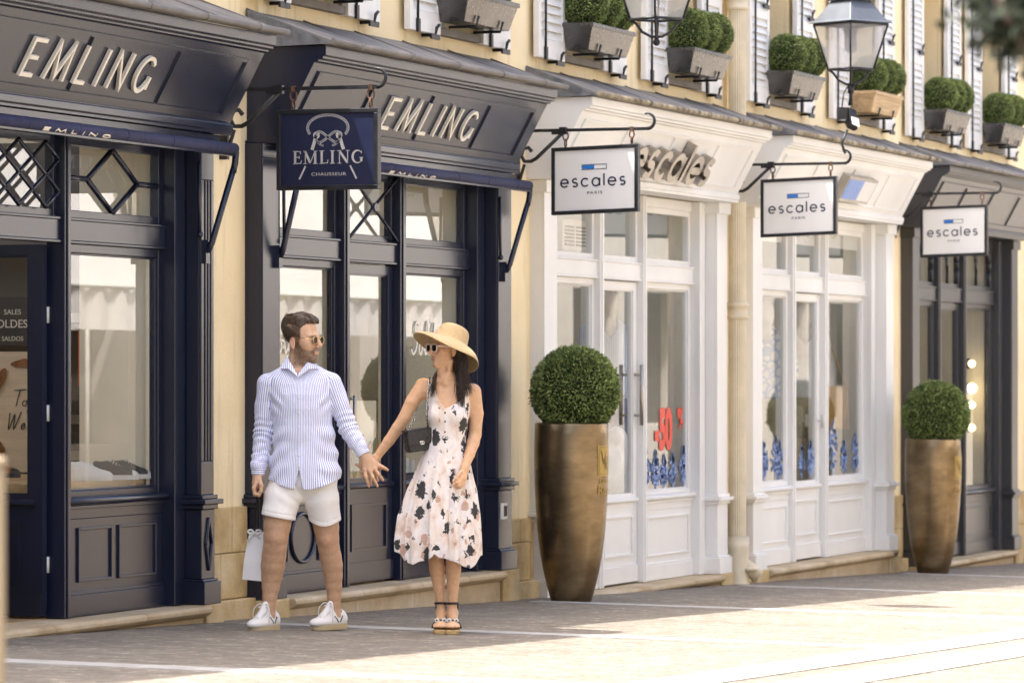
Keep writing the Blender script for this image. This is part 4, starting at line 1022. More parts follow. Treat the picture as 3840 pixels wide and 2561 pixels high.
# ------------------------------------------------------------------ lanterns, pipe, post
def build_lamps():
    for i, (X, label) in enumerate(((29.75, 'street lantern at the top edge, hung without a floodlight'), (35.15, 'street lantern with blue grey hood and a floodlight slung below'))):
        t = thing('lantern', label, 'lantern', (X, -1.07, 4.0), AL - R(50), 'lanterns hung along the terrace')
        a, b = .133, .218; h = .37
        f = MB()
        B = [(-a, -a), (a, -a), (a, a), (-a, a)]; T = [(-b, -b), (b, -b), (b, b), (-b, b)]
        for p, q in zip(B, T): f.tube([(p[0], p[1], 0), (q[0], q[1], h)], .009, 6)
        for L_, z in ((B, 0), (T, h)):
            for k in range(4): f.tube([(L_[k][0], L_[k][1], z), (L_[(k + 1) % 4][0], L_[(k + 1) % 4][1], z)], .010, 6)
        for p in B: f.tube([(p[0], p[1], 0), (p[0] * .78, p[1] * .78, -.03), (p[0] * .55, p[1] * .55, -.09), (p[0] * .2, p[1] * .2, -.125), (0, 0, -.125)], .010, 6)
        f.tube([(0, 0, .04), (0, 0, -.14)], .013, 8)
        f.build('lamp_frame', M['iron'], t, local=True)
        g = MB()
        for k in range(4):
            p, q, r, s = B[k], B[(k + 1) % 4], T[(k + 1) % 4], T[k]; e = .985
            g.quad((p[0] * e, p[1] * e, .005), (q[0] * e, q[1] * e, .005), (r[0] * e, r[1] * e, h - .005), (s[0] * e, s[1] * e, h - .005))
        g.build('lamp_pane', M['lamp_glass'], t, local=True)
        r = MB(); c, d, e = .245, .215, .115
        sq = lambda w, z: [(-w, -w, z), (w, -w, z), (w, w, z), (-w, w, z)]
        r.hexa(sq(c, h + .012), sq(c - .015, h + .032)); r.hexa(sq(d, h + .032), sq(e, h + .20)); r.hexa(sq(e + .03, h + .20), sq(e + .03, h + .215)); r.hexa(sq(e * .8, h + .215), sq(e * .45, h + .30))
        r.lathe([(.05, h + .3), (.06, h + .33), (.02, h + .38), (.012, h + .6)], n=12); r.build('lamp_roof', M['lampblue'], t, local=True, bev=.003)
        u = MB(); u.lathe([(.055, h - .02), (.05, .16), (.03, .14)], n=16); u.build('lamp_tube', M['lead'], t, local=True)
        w = MB(); rot = Matrix.Rotation(-(AL - R(50)), 3, 'Z')
        pts = [rot @ Vector(p) for p in ((0, 0, h + .58), (0, .05, h + .72), (0, .2, h + .8), (0, .6, h + .78), (0, 1.1, h + .62))]
        w.tube(pts, .017, 8); w.build('lamp_arm', M['iron'], t, local=True)
        s = MB()
        if i == 0: s.ball((0, 0, -.165), .026, 12, 8); s.tube([(0, 0, -.12), (0, 0, -.15)], .016, 8)
        else: s.tube([(0, 0, -.12), (0, 0, -.30)], .017, 8); s.tube([(0, 0, -.14), (0, 0, -.2)], .026, 10)
        s.build('finial', M['iron'], t, local=True)
    t = thing('floodlight', 'small floodlight with pale lens slung under the second lantern', 'floodlight', (35.15, -1.07, 3.60), AL - R(60))
    s = MB(); s.hexa([(-.05, -.06, -.1), (.05, -.1, -.14), (.05, .0, -.16), (-.05, .04, -.12)], [(-.05, -.02, .12), (.05, -.06, .08), (.05, .05, .06), (-.05, .09, .10)]); s.v = [(x * .65, y * .65, z * .75) for x, y, z in s.v]; s.build('housing', M['iron'], t, local=True, bev=.012)
    s = MB(); s.hexa([(-.02, -.062, -.06), (.03, -.085, -.085), (.03, -.075, -.08), (-.02, -.05, -.055)], [(-.02, -.045, .0), (.03, -.072, -.02), (.03, -.06, -.015), (-.02, -.035, .005)]); s.build('lens', M['whiteboard'], t, local=True)
    s = MB(); s.tube([(0, .02, .1), (0, -.0, .18), (0, 0, .22)], .014, 6); s.box(-.12, -.06, -.03, .03, -.02, .08); s.tube([(-.09, 0, .08), (-.07, 0, .2), (0, 0, .3)], .006, 5); s.tube([(0, .05, -.1), (-.05, .06, -.22), (-.02, .05, -.3)], .012, 6); s.build('cable', M['iron'], t, local=True)

def build_pipe():
    x, y = 35.0, -.13; zg = gz(x, y)
    t = thing('drainpipe', 'cream fluted drainpipe running down between the two white shops', 'drainpipe', (x, y, zg))
    n = 24
    def flute(z0, z1, r):
        p = MB(); vs = []
        for z in (z0, z1):
            for j in range(n * 2):
                a = math.pi * j / n; rr = r * (1 if j % 2 else .93); vs.append((x + rr * math.cos(a), y + rr * math.sin(a), z))
        p.add(vs, [(j, (j + 1) % (2 * n), 2 * n + (j + 1) % (2 * n), 2 * n + j) for j in range(2 * n)], False); p.build('pipe', M['pipe'], t)
    flute(zg + .38, 1.92, .075); flute(2.06, 2.90, .075); flute(3.62, 4.52, .075)
    for z in (1.92, 4.50):
        c = MB()
        c.lathe([(.075, z), (.095, z + .01), (.095, z + .03), (.085, z + .04), (.085, z + .10), (.097, z + .11), (.097, z + .13), (.075, z + .15)], (x, y, 0), 20); c.build('collar', M['pipe'], t)
    s = MB(); s.lathe([(.09, zg + .36), (.1, zg + .40), (.098, zg + .30), (.092, zg + .02), (.12, zg - .02), (.12, zg - .1)], (x, y, 0), 20)
    s.tube([(x, y, zg + .2), (x + .05, y - .1, zg + .12), (x + .08, y - .16, zg + .06)], .06, 12); s.lathe([(.07, 0), (.075, .02), (.05, .03)], (x + .02, y - .1, zg + .11), 12)
    s.build('pipe_shoe', M['pipe'], t)
    u = MB(); u.tube([(x, y, 4.62), (x, y, 6.2)], .07, 14); u.build('upper_pipe', M['zinc'], t)

def cam_point(sx, sy, Zd):                                        # real place at a given distance down the lens axis
    tx = (sx - 1920) / 16333 * Zd; z = 1.46 + (1405 - sy) * Zd / 16333
    return Vector((CA * Zd + SA * tx, -10.4 + SA * Zd - CA * tx, z))
def build_near():
    p = cam_point(-34, 2000, 9.0); zg = gz(p.x, p.y)
    top = cam_point(-20, 1712, 9.0).z
    t = thing('post', 'pale cream post, out of focus at the left edge of the photo', 'post', (p.x, p.y, zg), AL)
    s = MB(); s.box(-.03, .03, -.028, .028, 0, top - zg - .02); s.build('shaft', M['postcream'], t, local=True, bev=.006)
    s = MB(); s.box(-.034, .034, -.032, .032, top - zg - .02, top - zg); s.build('cap', M['postcream'], t, local=True, bev=.006)
    # a small street tree whose leaves hang into the top right corner
    q = cam_point(3985, 40, 8.5); zg = gz(q.x, q.y)
    t = thing('street_tree', 'dark leafy tree, out of focus at the top right corner', 'tree', (q.x, q.y, zg))
    hz = q.z - zg
    s = MB(); s.tube([(0, 0, -.1), (.01, .0, .6), (-.01, .01, 1.2), (0, 0, hz)], [.05, .042, .036, .02], 8)
    rnd = random.Random(5)
    for k in range(7):
        a = k * 2.4; s.tube([(0, 0, hz - .25 + .06 * k), (.12 * math.cos(a), .12 * math.sin(a), hz - .1 + .07 * k), (.2 * math.cos(a), .2 * math.sin(a), hz + .08 * k)], [.016, .01, .004], 6)
    s.build('trunk', P('tree_bark', (.08, .06, .045), .85, var=.3, bs=30, bstr=.4), t, local=True)
    rs = np.random.RandomState(2); n = 7000
    cl = rs.normal(0, 1, (26, 3)); cl /= np.linalg.norm(cl, axis=1)[:, None]; cl *= (rs.uniform(.05, .21, (26, 1))); cl[:, 2] *= 1.25
    c = cl[rs.randint(0, 26, n)] + rs.normal(0, .03, (n, 3)); c[:, 2] += hz + .12
    o = rs.normal(0, 1, (n, 3)); o /= np.linalg.norm(o, axis=1)[:, None]; sd = np.cross(o, rs.normal(0, 1, (n, 3))); sd /= np.linalg.norm(sd, axis=1)[:, None]; z = .034
    v = np.stack([c, c + o * z * .5 + sd * z * .3, c + o * z, c + o * z * .5 - sd * z * .3], 1).reshape(-1, 3)
    me = bpy.data.meshes.new('crown'); me.from_pydata(v.tolist(), [], np.arange(4 * n).reshape(-1, 4).tolist())
    at = me.attributes.new('tone', 'FLOAT', 'POINT'); at.data.foreach_set('value', np.repeat(rs.uniform(0, .7, n), 4).astype(np.float32)); me.materials.append(M['tree_leaf'])
    obj('crown', me, t)

# ------------------------------------------------------------------ the far side of the street, mirrored in the shop panes
def build_opposite():
    M['tent'] = P('white_tent_canvas', (.80, .78, .74), .8, var=.05, vscale=2, bs=6, bstr=.3, bdist=.03)
    M['opp'] = P('pale_stone_facade', (.60, .56, .49), .8, var=.1)
    for (x0, x1, label) in ((36.5, 43.6, 'white canvas market tent across the street, nearer one'), (46.8, 53.6, 'white canvas market tent across the street, farther one')):
        t = thing('market_tent', label, 'tent', (x0, -9, gz(x0, -9)), 0, 'white tents across the street')
        z0 = 2.40
        s = MB(); s.sweepx([(-8.9, z0), (-9.7, z0 + 2.1), (-11.2, z0 + 2.5), (-11.22, z0 + 2.47), (-9.73, z0 + 2.07), (-8.93, z0)], x0, x1)
        s.build('canvas_roof', M['tent'], t)
        v = MB(); n = 60
        vs = [(x0 + (x1 - x0) * i / n, -8.88 + .025 * math.sin(i * 1.3), z) for z in (z0, z0 - .46) for i in range(n + 1)]
        v.add(vs, [(i, i + 1, n + 2 + i, n + 1 + i) for i in range(n)], True); v.build('valance', M['tent'], t)
        p = MB()
        for x in (x0 + .05, x1 - .05):
            for y in (-8.95, -11.1): p.tube([(x, y, gz(x, y) - .05), (x, y, z0 + (.85 if y < -10 else 0))], .025, 8)
        p.tube([(x0, -8.86, z0 - .0), (x1, -8.86, z0 - .0)], .022, 8); p.build('pole', M['greywall'], t)
        q = MB(); q.box(x0 + .3, x1 - .3, -10.6, -9.6, gz(x0, -10) - .3, gz(x0, -10) + .85); q.build('counter', M['oak'], t)
    t = thing('stone_building', 'pale stone building on the far side of the street', 'building', (10, -12, gz(10, -12)))
    w = MB(); x = 6.0; 
    w.box(6, 84, -13, -12.0, -2.5, .6)
    while x < 84:
        w.box(x, x + 1.6, -13, -12, .6, 2.9); w.box(x, x + 4, -13, -12, 2.9, 3.8); w.box(x, x + 2.6, -13, -12, 3.8, 5.8); w.box(x, x + 4, -13, -12, 5.8, 7); x += 4
    w.build('wall', M['opp'], t)
    x = 6.0
    while x < 84:
        for a, b, z0, z1 in ((x + 1.6, x + 4, .6, 2.9), (x + 2.6, x + 4, 3.8, 5.8)):
            g = MB(); g.box(a, b, -12.6, -12.5, z0, z1); g.build('window', M['dark'], t)
        x += 4
    r = MB(); r.sweepx([(-12, 7), (-11.7, 7), (-11.7, 7.1), (-13.5, 9), (-13.5, 7)], 6, 84); r.build('roof', M['zinc'], t)

# ------------------------------------------------------------------ camera, sun, sky
def build_light():
    cam = bpy.data.cameras.new('camera'); co = bpy.data.objects.new('camera', cam); COL.objects.link(co); sc.camera = co
    co.location = (0, -10.4, 1.46); co.rotation_euler = (R(90), 0, AL - R(90))
    cam.sensor_width = 36; cam.lens = 36 * 16333 / 3840; cam.shift_y = (1405 - 1280.5) / 3840; cam.clip_start = .2; cam.clip_end = 1000
    cam.dof.use_dof = True; cam.dof.focus_distance = 25.2; cam.dof.aperture_fstop = 5.2
    d = Vector((-.27, .342, 1)).normalized()                      # towards the sun: behind the terrace, a little to the camera's side
    el = math.asin(d.z); az = math.atan2(d.x, d.y)
    w = bpy.data.worlds.new('World'); sc.world = w; w.use_nodes = True; nt = w.node_tree
    sky = nt.nodes.new('ShaderNodeTexSky'); sky.sky_type = 'NISHITA'; sky.sun_disc = False; sky.sun_elevation = el; sky.sun_rotation = az
    sky.air_density = .8; sky.dust_density = 6.0; sky.ozone_density = 0
    nt.links.new(sky.outputs[0], nt.nodes['Background'].inputs[0]); nt.nodes['Background'].inputs[1].default_value = .13
    L = bpy.data.lights.new('sun', 'SUN'); L.energy = 2.8; L.angle = R(.5); L.color = (1, .96, .91)
    lo = bpy.data.objects.new('sun', L); COL.objects.link(lo); lo.rotation_euler = (-d).to_track_quat('-Z', 'Y').to_euler(); lo.location = (25, 5, 30)
    sc.view_settings.view_transform = 'Standard'; sc.view_settings.look = 'None'; sc.view_settings.gamma = 1; sc.view_settings.exposure = 2.15
    sc.cycles.max_bounces = 10; sc.cycles.transparent_max_bounces = 16; sc.cycles.diffuse_bounces = 6; sc.cycles.glossy_bounces = 5
    sc.cycles.sample_clamp_indirect = 8; sc.cycles.caustics_reflective = False
    sc.render.film_transparent = False
# ------------------------------------------------------------------ implicit modelling for bodies and clothes
class SDF:
    def __init__(s): s.ops = []
    def cap(s, a, b, ra, rb=None, k=.02, sub=False, sv=1.0):
        a, b = np.array(a, float), np.array(b, float); rb = ra if rb is None else rb
        c = (a + b) / 2; rad = np.linalg.norm(b - a) / 2 + max(ra, rb) * max(1, sv)
        ab = b - a; L2 = max(1e-9, float(ab @ ab))
        def f(Pt):
            q = Pt - a; h = np.clip(q @ ab / L2, 0, 1); w = q - h[:, None] * ab
            if sv != 1: w[:, 1] /= sv
            d = np.sqrt((w * w).sum(1)) - (ra + (rb - ra) * h)
            return d * min(1, sv)
        s.ops.append((f, k, sub, c, rad)); return s
    def chain(s, pts, k=.02, sv=1.0):                              # pts: (u, v, w, r)
        for i, (p, q) in enumerate(zip(pts, pts[1:])): s.cap(p[:3], q[:3], p[3], q[3], k if i == 0 else min(k, .008), sv=sv)
        return s
    def ell(s, c, r, ax=None, k=.02, sub=False):
        c = np.array(c, float); r = np.array(r, float); A = np.eye(3) if ax is None else np.array(ax, float)
        def f(Pt):
            q = (Pt - c) @ A.T; k0 = np.sqrt(((q / r) ** 2).sum(1)); k1 = np.sqrt(((q / r ** 2) ** 2).sum(1)) + 1e-9
            return k0 * (k0 - 1) / k1
        s.ops.append((f, k, sub, c, r.max())); return s
    def loft(s, tab, k=.02, p=2.2, mod=None, vc=0.0):              # tab rows: w, centre u, half width, half depth [, centre v]
        T = np.array([list(t) + [vc] * (5 - len(t)) for t in sorted(tab)], float)
        c = np.array([T[:, 1].mean(), 0, (T[0, 0] + T[-1, 0]) / 2]); rad = (T[-1, 0] - T[0, 0]) / 2 + T[:, 2].max() * 1.4
        def f(Pt):
            w = Pt[:, 2]; cu = np.interp(w, T[:, 0], T[:, 1]); a = np.interp(w, T[:, 0], T[:, 2]); b = np.interp(w, T[:, 0], T[:, 3]); cv = np.interp(w, T[:, 0], T[:, 4])
            x = (Pt[:, 0] - cu) / a; y = (Pt[:, 1] - cv) / b
            rr = (np.abs(x) ** p + np.abs(y) ** p) ** (1 / p)
            if mod is not None: rr = rr / mod(np.arctan2(x, -y), w)
            d = (rr - 1) * np.minimum(a, b)
            return np.maximum(d, np.maximum(T[0, 0] - w, w - T[-1, 0]))
        s.ops.append((f, k, False, c, rad)); return s
    def ev(s, Pt, cb=None, hb=0, margin=.07):
        d = np.full(len(Pt), .5)
        for f, k, sub, c, rad in s.ops:
            if cb is not None and np.linalg.norm(c - cb) - rad > hb + margin: continue
            e = f(Pt)
            if sub:
                e = -e; h = np.clip(.5 - .5 * (d - e) / k, 0, 1); d = d + (e - d) * h + k * h * (1 - h)
            else:
                h = np.clip(.5 + .5 * (d - e) / k, 0, 1); d = d * (1 - h) + e * h - k * h * (1 - h)
        return d

def polygonise(fn, lo, hi, h, B=14):
    lo = np.array(lo, float); hi = np.array(hi, float)
    n = np.ceil((hi - lo) / h / B).astype(int) * B
    G = np.full(n + 1, 1.0, np.float32)
    hb = B * h * math.sqrt(3) / 2
    off = np.stack(np.meshgrid(*[np.arange(B + 1)] * 3, indexing='ij'), -1).reshape(-1, 3) * h
    nb = n // B
    for i in range(nb[0]):
        for j in range(nb[1]):
            for k in range(nb[2]):
                o = lo + np.array([i, j, k]) * B * h; cb = o + B * h / 2
                e = float(fn(cb[None, :], cb, hb)[0])
                sl = (slice(i * B, (i + 1) * B + 1), slice(j * B, (j + 1) * B + 1), slice(k * B, (k + 1) * B + 1))
                if abs(e) > hb * 1.6 + .03:
                    if e < 0: G[sl] = np.where(G[sl] == 1.0, -1.0, G[sl])
                    continue
                G[sl] = fn(o + off, cb, hb).reshape(B + 1, B + 1, B + 1)
    S = G < 0
    c = [S[a:S.shape[0] - 1 + a, b:S.shape[1] - 1 + b, d:S.shape[2] - 1 + d] for a in (0, 1) for b in (0, 1) for d in (0, 1)]
    cnt = sum(x.astype(np.int8) for x in c); mask = (cnt > 0) & (cnt < 8)
    idx = np.argwhere(mask); N = len(idx)
    cid = np.full(mask.shape, -1, np.int32); cid[mask] = np.arange(N)
    acc = np.zeros((N, 3)); num = np.zeros(N)
    co = np.array([[a, b, d] for a in (0, 1) for b in (0, 1) for d in (0, 1)])
    val = np.stack([G[idx[:, 0] + a, idx[:, 1] + b, idx[:, 2] + d] for a, b, d in co], 1)
    for p in range(8):
        for q in range(p + 1, 8):
            if np.abs(co[p] - co[q]).sum() != 1: continue
            m = (val[:, p] < 0) != (val[:, q] < 0)
            t = val[m, p] / (val[m, p] - val[m, q])
            acc[m] += co[p] + t[:, None] * (co[q] - co[p]); num[m] += 1
    V = lo + (idx + acc / num[:, None]) * h
    F = []
    for ax in range(3):
        a1, a2 = [(1, 2), (2, 0), (0, 1)][ax]
        s0 = [slice(None)] * 3; s1 = [slice(None)] * 3; s0[ax] = slice(0, -1); s1[ax] = slice(1, None)
        A, Bq = S[tuple(s0)], S[tuple(s1)]
        e = np.argwhere(A != Bq)
        e = e[(e[:, a1] > 0) & (e[:, a2] > 0) & (e[:, a1] < mask.shape[a1]) & (e[:, a2] < mask.shape[a2])]
        inside = A[e[:, 0], e[:, 1], e[:, 2]]
        def cell(d1, d2):
            z = e.copy(); z[:, a1] -= d1; z[:, a2] -= d2; return cid[z[:, 0], z[:, 1], z[:, 2]]
        q = np.stack([cell(1, 1), cell(0, 1), cell(0, 0), cell(1, 0)], 1)
        q[~inside] = q[~inside][:, ::-1]; F.append(q)
    F = np.concatenate(F); F = F[(F >= 0).all(1)]
    return V, F
def relax(V, F, it=1, lam=.5):
    E = np.concatenate([F[:, [0, 1]], F[:, [1, 2]], F[:, [2, 3]], F[:, [3, 0]]])
    for _ in range(it):
        acc = np.zeros_like(V); n = np.zeros(len(V))
        np.add.at(acc, E[:, 0], V[E[:, 1]]); np.add.at(acc, E[:, 1], V[E[:, 0]]); np.add.at(n, E[:, 0], 1); np.add.at(n, E[:, 1], 1)
        V = V + lam * (acc / np.maximum(n, 1)[:, None] - V)
    return V
def skin_mesh(name, V, F, mat, parent, col=None, st=None):
    me = bpy.data.meshes.new(name)
    me.vertices.add(len(V)); me.vertices.foreach_set('co', V.astype(np.float32).ravel())
    me.loops.add(F.size); me.loops.foreach_set('vertex_index', F.astype(np.int32).ravel())
    me.polygons.add(len(F)); me.polygons.foreach_set('loop_start', np.arange(0, F.size, 4, dtype=np.int32))
    me.polygons.foreach_set('use_smooth', np.ones(len(F), bool))
    me.update(calc_edges=True); me.validate()
    if col is not None:
        a = me.attributes.new('Col', 'FLOAT_COLOR', 'POINT'); a.data.foreach_set('color', np.concatenate([col, np.ones((len(V), 1))], 1).astype(np.float32).ravel())
    if st is not None:
        a = me.attributes.new('st', 'FLOAT', 'POINT'); a.data.foreach_set('value', st.astype(np.float32))
    me.materials.append(M[mat]); return obj(name, me, parent)
def wav(Pt, seed, fr, n=6):
    rs = np.random.RandomState(seed); o = np.zeros(len(Pt))
    for i in range(n):
        kx = rs.normal(0, 1, 3); kx = kx / np.linalg.norm(kx) * np.array(fr) * rs.uniform(.6, 1.5)
        o += np.sin(Pt @ kx + rs.uniform(0, 6.28) + .8 * np.sin(Pt @ (kx[::-1] * .45) + i))
    return o / n
def sstep(a, b, x): t = np.clip((x - a) / (b - a), 0, 1); return t * t * (3 - 2 * t)

def people_materials():
    m, nt, b = newmat('skin'); g = nd(nt, 'ShaderNodeAttribute'); g.attribute_name = 'Col'; v = coords(nt)
    k = mix(nt, .35, g.outputs['Color'], ramp(nt, noise(nt, v, 55, 4), [(.3, (.75, .72, .7)), (.7, (1.2, 1.2, 1.2))]), 'MULTIPLY')
    nt.links.new(k, b.inputs['Base Color']); b.inputs['Roughness'].default_value = .48
    b.inputs['Subsurface Weight'].default_value = .12; b.inputs['Subsurface Radius'].default_value = (.012, .005, .003); b.inputs['Subsurface Scale'].default_value = 1
    bump(nt, b, noise(nt, v, 220, 3), .12, .002); M['skin'] = m
    m, nt, b = newmat('striped_shirt_cotton'); g = nd(nt, 'ShaderNodeAttribute'); g.attribute_name = 'st'; v = coords(nt)
    fr = math_(nt, 'FRACT', g.outputs['Fac']); s = math_(nt, 'ABSOLUTE', math_(nt, 'SUBTRACT', fr, .5))
    nt.links.new(ramp(nt, s, [(.11, (.17, .23, .66)), (.21, (.84, .84, .87))]), b.inputs['Base Color']); b.inputs['Roughness'].default_value = .75
    bump(nt, b, noise(nt, coords(nt, (1, 1, .55), (0, R(25), 0)), 26, 5, .6), .6, .012); b.inputs['Sheen Weight'].default_value = .15; M['shirt'] = m
    m, nt, b = newmat('white_cotton'); v = coords(nt); b.inputs['Base Color'].default_value = (.85, .82, .78, 1); b.inputs['Roughness'].default_value = .85
    h = math_(nt, 'ADD', noise(nt, v, 14, 4), math_(nt, 'MULTIPLY', noise(nt, v, 400, 2), .15)); bump(nt, b, h, .35, .01); M['shorts'] = m
    # painterly print: blush and lilac washes, charred black daubs, tan daubs
    m, nt, b = newmat('daubed_viscose'); v0 = coords(nt)
    nz = nd(nt, 'ShaderNodeTexNoise'); nz.inputs['Scale'].default_value = 30; nz.inputs['Detail'].default_value = 6; nz.inputs['Roughness'].default_value = .65; nt.links.new(v0, nz.inputs['Vector'])
    def daub(scale, off, thr, dist):
        vm = nd(nt, 'ShaderNodeVectorMath', _operation='MULTIPLY_ADD'); nt.links.new(nz.outputs['Color'], vm.inputs[0]); vm.inputs[1].default_value = (dist, dist, dist); nt.links.new(v0, vm.inputs[2])
        mp = nd(nt, 'ShaderNodeMapping'); mp.inputs['Scale'].default_value = scale; mp.inputs['Location'].default_value = off; mp.inputs['Rotation'].default_value = (0, R(18), 0); nt.links.new(vm.outputs[0], mp.inputs[0])
        vo = nd(nt, 'ShaderNodeTexVoronoi'); vo.inputs['Scale'].default_value = 1; vo.inputs['Randomness'].default_value = .85; nt.links.new(mp.outputs[0], vo.inputs['Vector'])
        vary = math_(nt, 'MULTIPLY_ADD', nt_sep(nt, vo.outputs['Color']), .24, thr)
        return math_(nt, 'LESS_THAN', vo.outputs['Distance'], vary)
    def nt_sep(nt, c):
        s_ = nd(nt, 'ShaderNodeSeparateColor'); nt.links.new(c, s_.inputs[0]); return s_.outputs[0]
    base = ramp(nt, noise(nt, coords(nt, (1, 1, .6)), 15, 5, .62), [(.28, (.50, .34, .27)), (.40, (.70, .58, .50)), (.55, (.77, .72, .68)), (.66, (.66, .61, .63)), (.78, (.74, .66, .58))])
    base = mix(nt, math_(nt, 'MULTIPLY', daub((15, 6, 10), (.4, .3, .7), .10, .05), .7), base, (.42, .20, .12))
    base = mix(nt, math_(nt, 'MULTIPLY', daub((13.5, 6, 7.2), (.15, 0, .25), .17, .085), .97), base, (.010, .011, .014))
    base = mix(nt, math_(nt, 'MULTIPLY', daub((26, 8, 13), (.7, .2, .1), .05, .09), .95), base, (.015, .015, .02))
    nt.links.new(base, b.inputs['Base Color']); b.inputs['Roughness'].default_value = .7
    bump(nt, b, noise(nt, coords(nt, (1, 1, .3)), 40, 4), .3, .006); M['dress'] = m
    def hairm(name, a, c):
        m, nt, b = newmat(name); v = coords(nt, (1, 1, .22)); nt.links.new(ramp(nt, noise(nt, v, 150, 4, .65), [(.3, a), (.7, c)]), b.inputs['Base Color'])
        b.inputs['Roughness'].default_value = .42; bump(nt, b, noise(nt, v, 190, 3), .6, .004); M[name] = m
    hairm('dark_hair', (.014, .008, .006), (.075, .043, .027)); hairm('brown_hair', (.020, .013, .008), (.11, .068, .040))
    m, nt, b = newmat('plaited_straw'); g = nd(nt, 'ShaderNodeAttribute'); g.attribute_name = 'st'; v = coords(nt)
    fr = math_(nt, 'FRACT', g.outputs['Fac']); k = ramp(nt, fr, [(0, (.36, .25, .11)), (.3, (.66, .51, .29)), (.75, (.60, .45, .24)), (1, (.36, .25, .11))])
    k = mix(nt, .6, k, ramp(nt, noise(nt, v, 130, 3), [(.3, (.65, .6, .55)), (.7, (1.25, 1.2, 1.15))]), 'MULTIPLY'); nt.links.new(k, b.inputs['Base Color']); b.inputs['Roughness'].default_value = .6
    bump(nt, b, math_(nt, 'ADD', math_(nt, 'PINGPONG', g.outputs['Fac'], .5), math_(nt, 'MULTIPLY', noise(nt, v, 150, 2), .4)), .8, .004); M['straw'] = m
    M['leather_white'] = P('white_leather', (.74, .72, .68), .45, var=.06, vscale=20, bs=80, bstr=.15)
    M['gum'] = P('gum_sole', (.50, .39, .22), .7, var=.12, bs=60, bstr=.2)
    M['espadrille'] = P('jute_wedge', (.42, .29, .13), .85, var=.35, vscale=30, vs=(1, 1, 4), bs=90, bstr=.8, bdist=.006)
    M['blackleather'] = P('black_leather', (.012, .011, .012), .34, var=.2, bs=40, bstr=.15)
    M['lens'] = P('dark_lens', (.012, .011, .011), .12, var=0, bstr=0, spec=.35)
    M['goldwire'] = P('gold_wire', (.75, .5, .2), .25, 1, var=.05, bstr=0)
    M['pinkframe'] = P('pale_pink_acetate', (.78, .60, .52), .3, var=.05, bstr=0)
    M['paper'] = P('white_paper', (.76, .75, .74), .7, var=.03, vscale=6, bs=10, bstr=.15, bdist=.01)
    m, nt, b = newmat('quilted_leather'); v = coords(nt, (1, 1, 1), (0, R(45), 0)); b.inputs['Base Color'].default_value = (.013, .012, .013, 1); b.inputs['Roughness'].default_value = .36
    w1 = nd(nt, 'ShaderNodeTexWave', _bands_direction='X', _wave_profile='SIN'); w2 = nd(nt, 'ShaderNodeTexWave', _bands_direction='Z', _wave_profile='SIN')
    for w_ in (w1, w2): w_.inputs['Scale'].default_value = 12; nt.links.new(v, w_.inputs['Vector'])
    bump(nt, b, math_(nt, 'MINIMUM', w1.outputs['Fac'], w2.outputs['Fac']), .5, .006); M['quilt'] = m

def head_sdf(S, C, f, sd, q=1.0, male=True):
    up = np.cross(f, sd) * 1.0; up = np.array([0, 0, 1.0]); A = np.array([f, sd, up])
    H = lambda a, b, c: C + q * (f * a + sd * b + up * c)
    e = lambda c, r, k=.02, sub=False: S.ell(H(*c), np.array(r) * q, A, k * q, sub)
    cp = lambda a, b, ra, rb=None, k=.015: S.cap(H(*a), H(*b), ra * q, (rb or ra) * q, k * q)
    e((-.005, 0, .025), (.106, .078, .096)); e((.036, 0, -.055), (.072, .062, .100), .03)
    j = 1 if male else .86
    e((.040, 0, -.122), (.060 * j, .054 * j, .040), .03); e((.086, 0, -.146), (.022 * j, .026 * j, .022), .025)
    for s in (-1, 1):
        e((.064, s * .044, -.052), (.030, .026, .026), .03)
        cp((.086, s * .042, -.008), (.104, s * .012, -.008), .012 if male else .008, .012 if male else .008, .02)
        e((.106, s * .033, -.032), (.016, .017, .012), .012, True); e((.092, s * .032, -.032), (.016, .016, .013), .006)
        e((.118, s * .011, -.072), (.011, .009, .008), .008)
        e((-.010, s * .077, -.050), (.020, .010, .034), .008); e((-.003, s * .089, -.050), (.011, .0075, .021), .004, True); e((-.004, s * .080, -.080), (.010, .007, .009), .006)
        cp((.104, s * .024, -.100), (.086, s * .034, -.094), .006, .004, .01)
    cp((.110, 0, -.016), (.1325, 0, -.064), .009, .0120, .012)
    cp((.1035, -.018, -.1015), (.1035, .018, -.1015), .0055, .0055, .010); cp((.102, -.015, -.111), (.102, .015, -.111), .0062, .0062, .010)
    e((.113, 0, -.1062), (.010, .024, .0014), .003, True)
    return H
def head_coords(V, C, f, sd, q): d = (V - C) / q; return d @ f, d @ sd, d[:, 2]
RZ = AL - R(90)                                                    # people are posed in axes: u across the view, v away from it, w up
SKIN = np.array([.60, .375, .235]); LIP = np.array([.50, .22, .17])
def tubes(name, chains, mat, parent, n=6):
    b = MB()
    for pts, r in chains: b.tube(pts, r, n)
    return b.build(name, M[mat], parent, local=True, fix=False)
def cr(pts, n=6):
    q = [Vector(p) for p in pts]; o = []
    for i in range(len(q) - 1):
        a, b, c, d = q[max(i - 1, 0)], q[i], q[i + 1], q[min(i + 2, len(q) - 1)]
        for k in range(n):
            u = k / n; o.append(.5 * ((2 * b) + (c - a) * u + (2 * a - 5 * b + 4 * c - d) * u * u + (3 * b - a - 3 * c + d) * u ** 3))
    return o + [q[-1]]

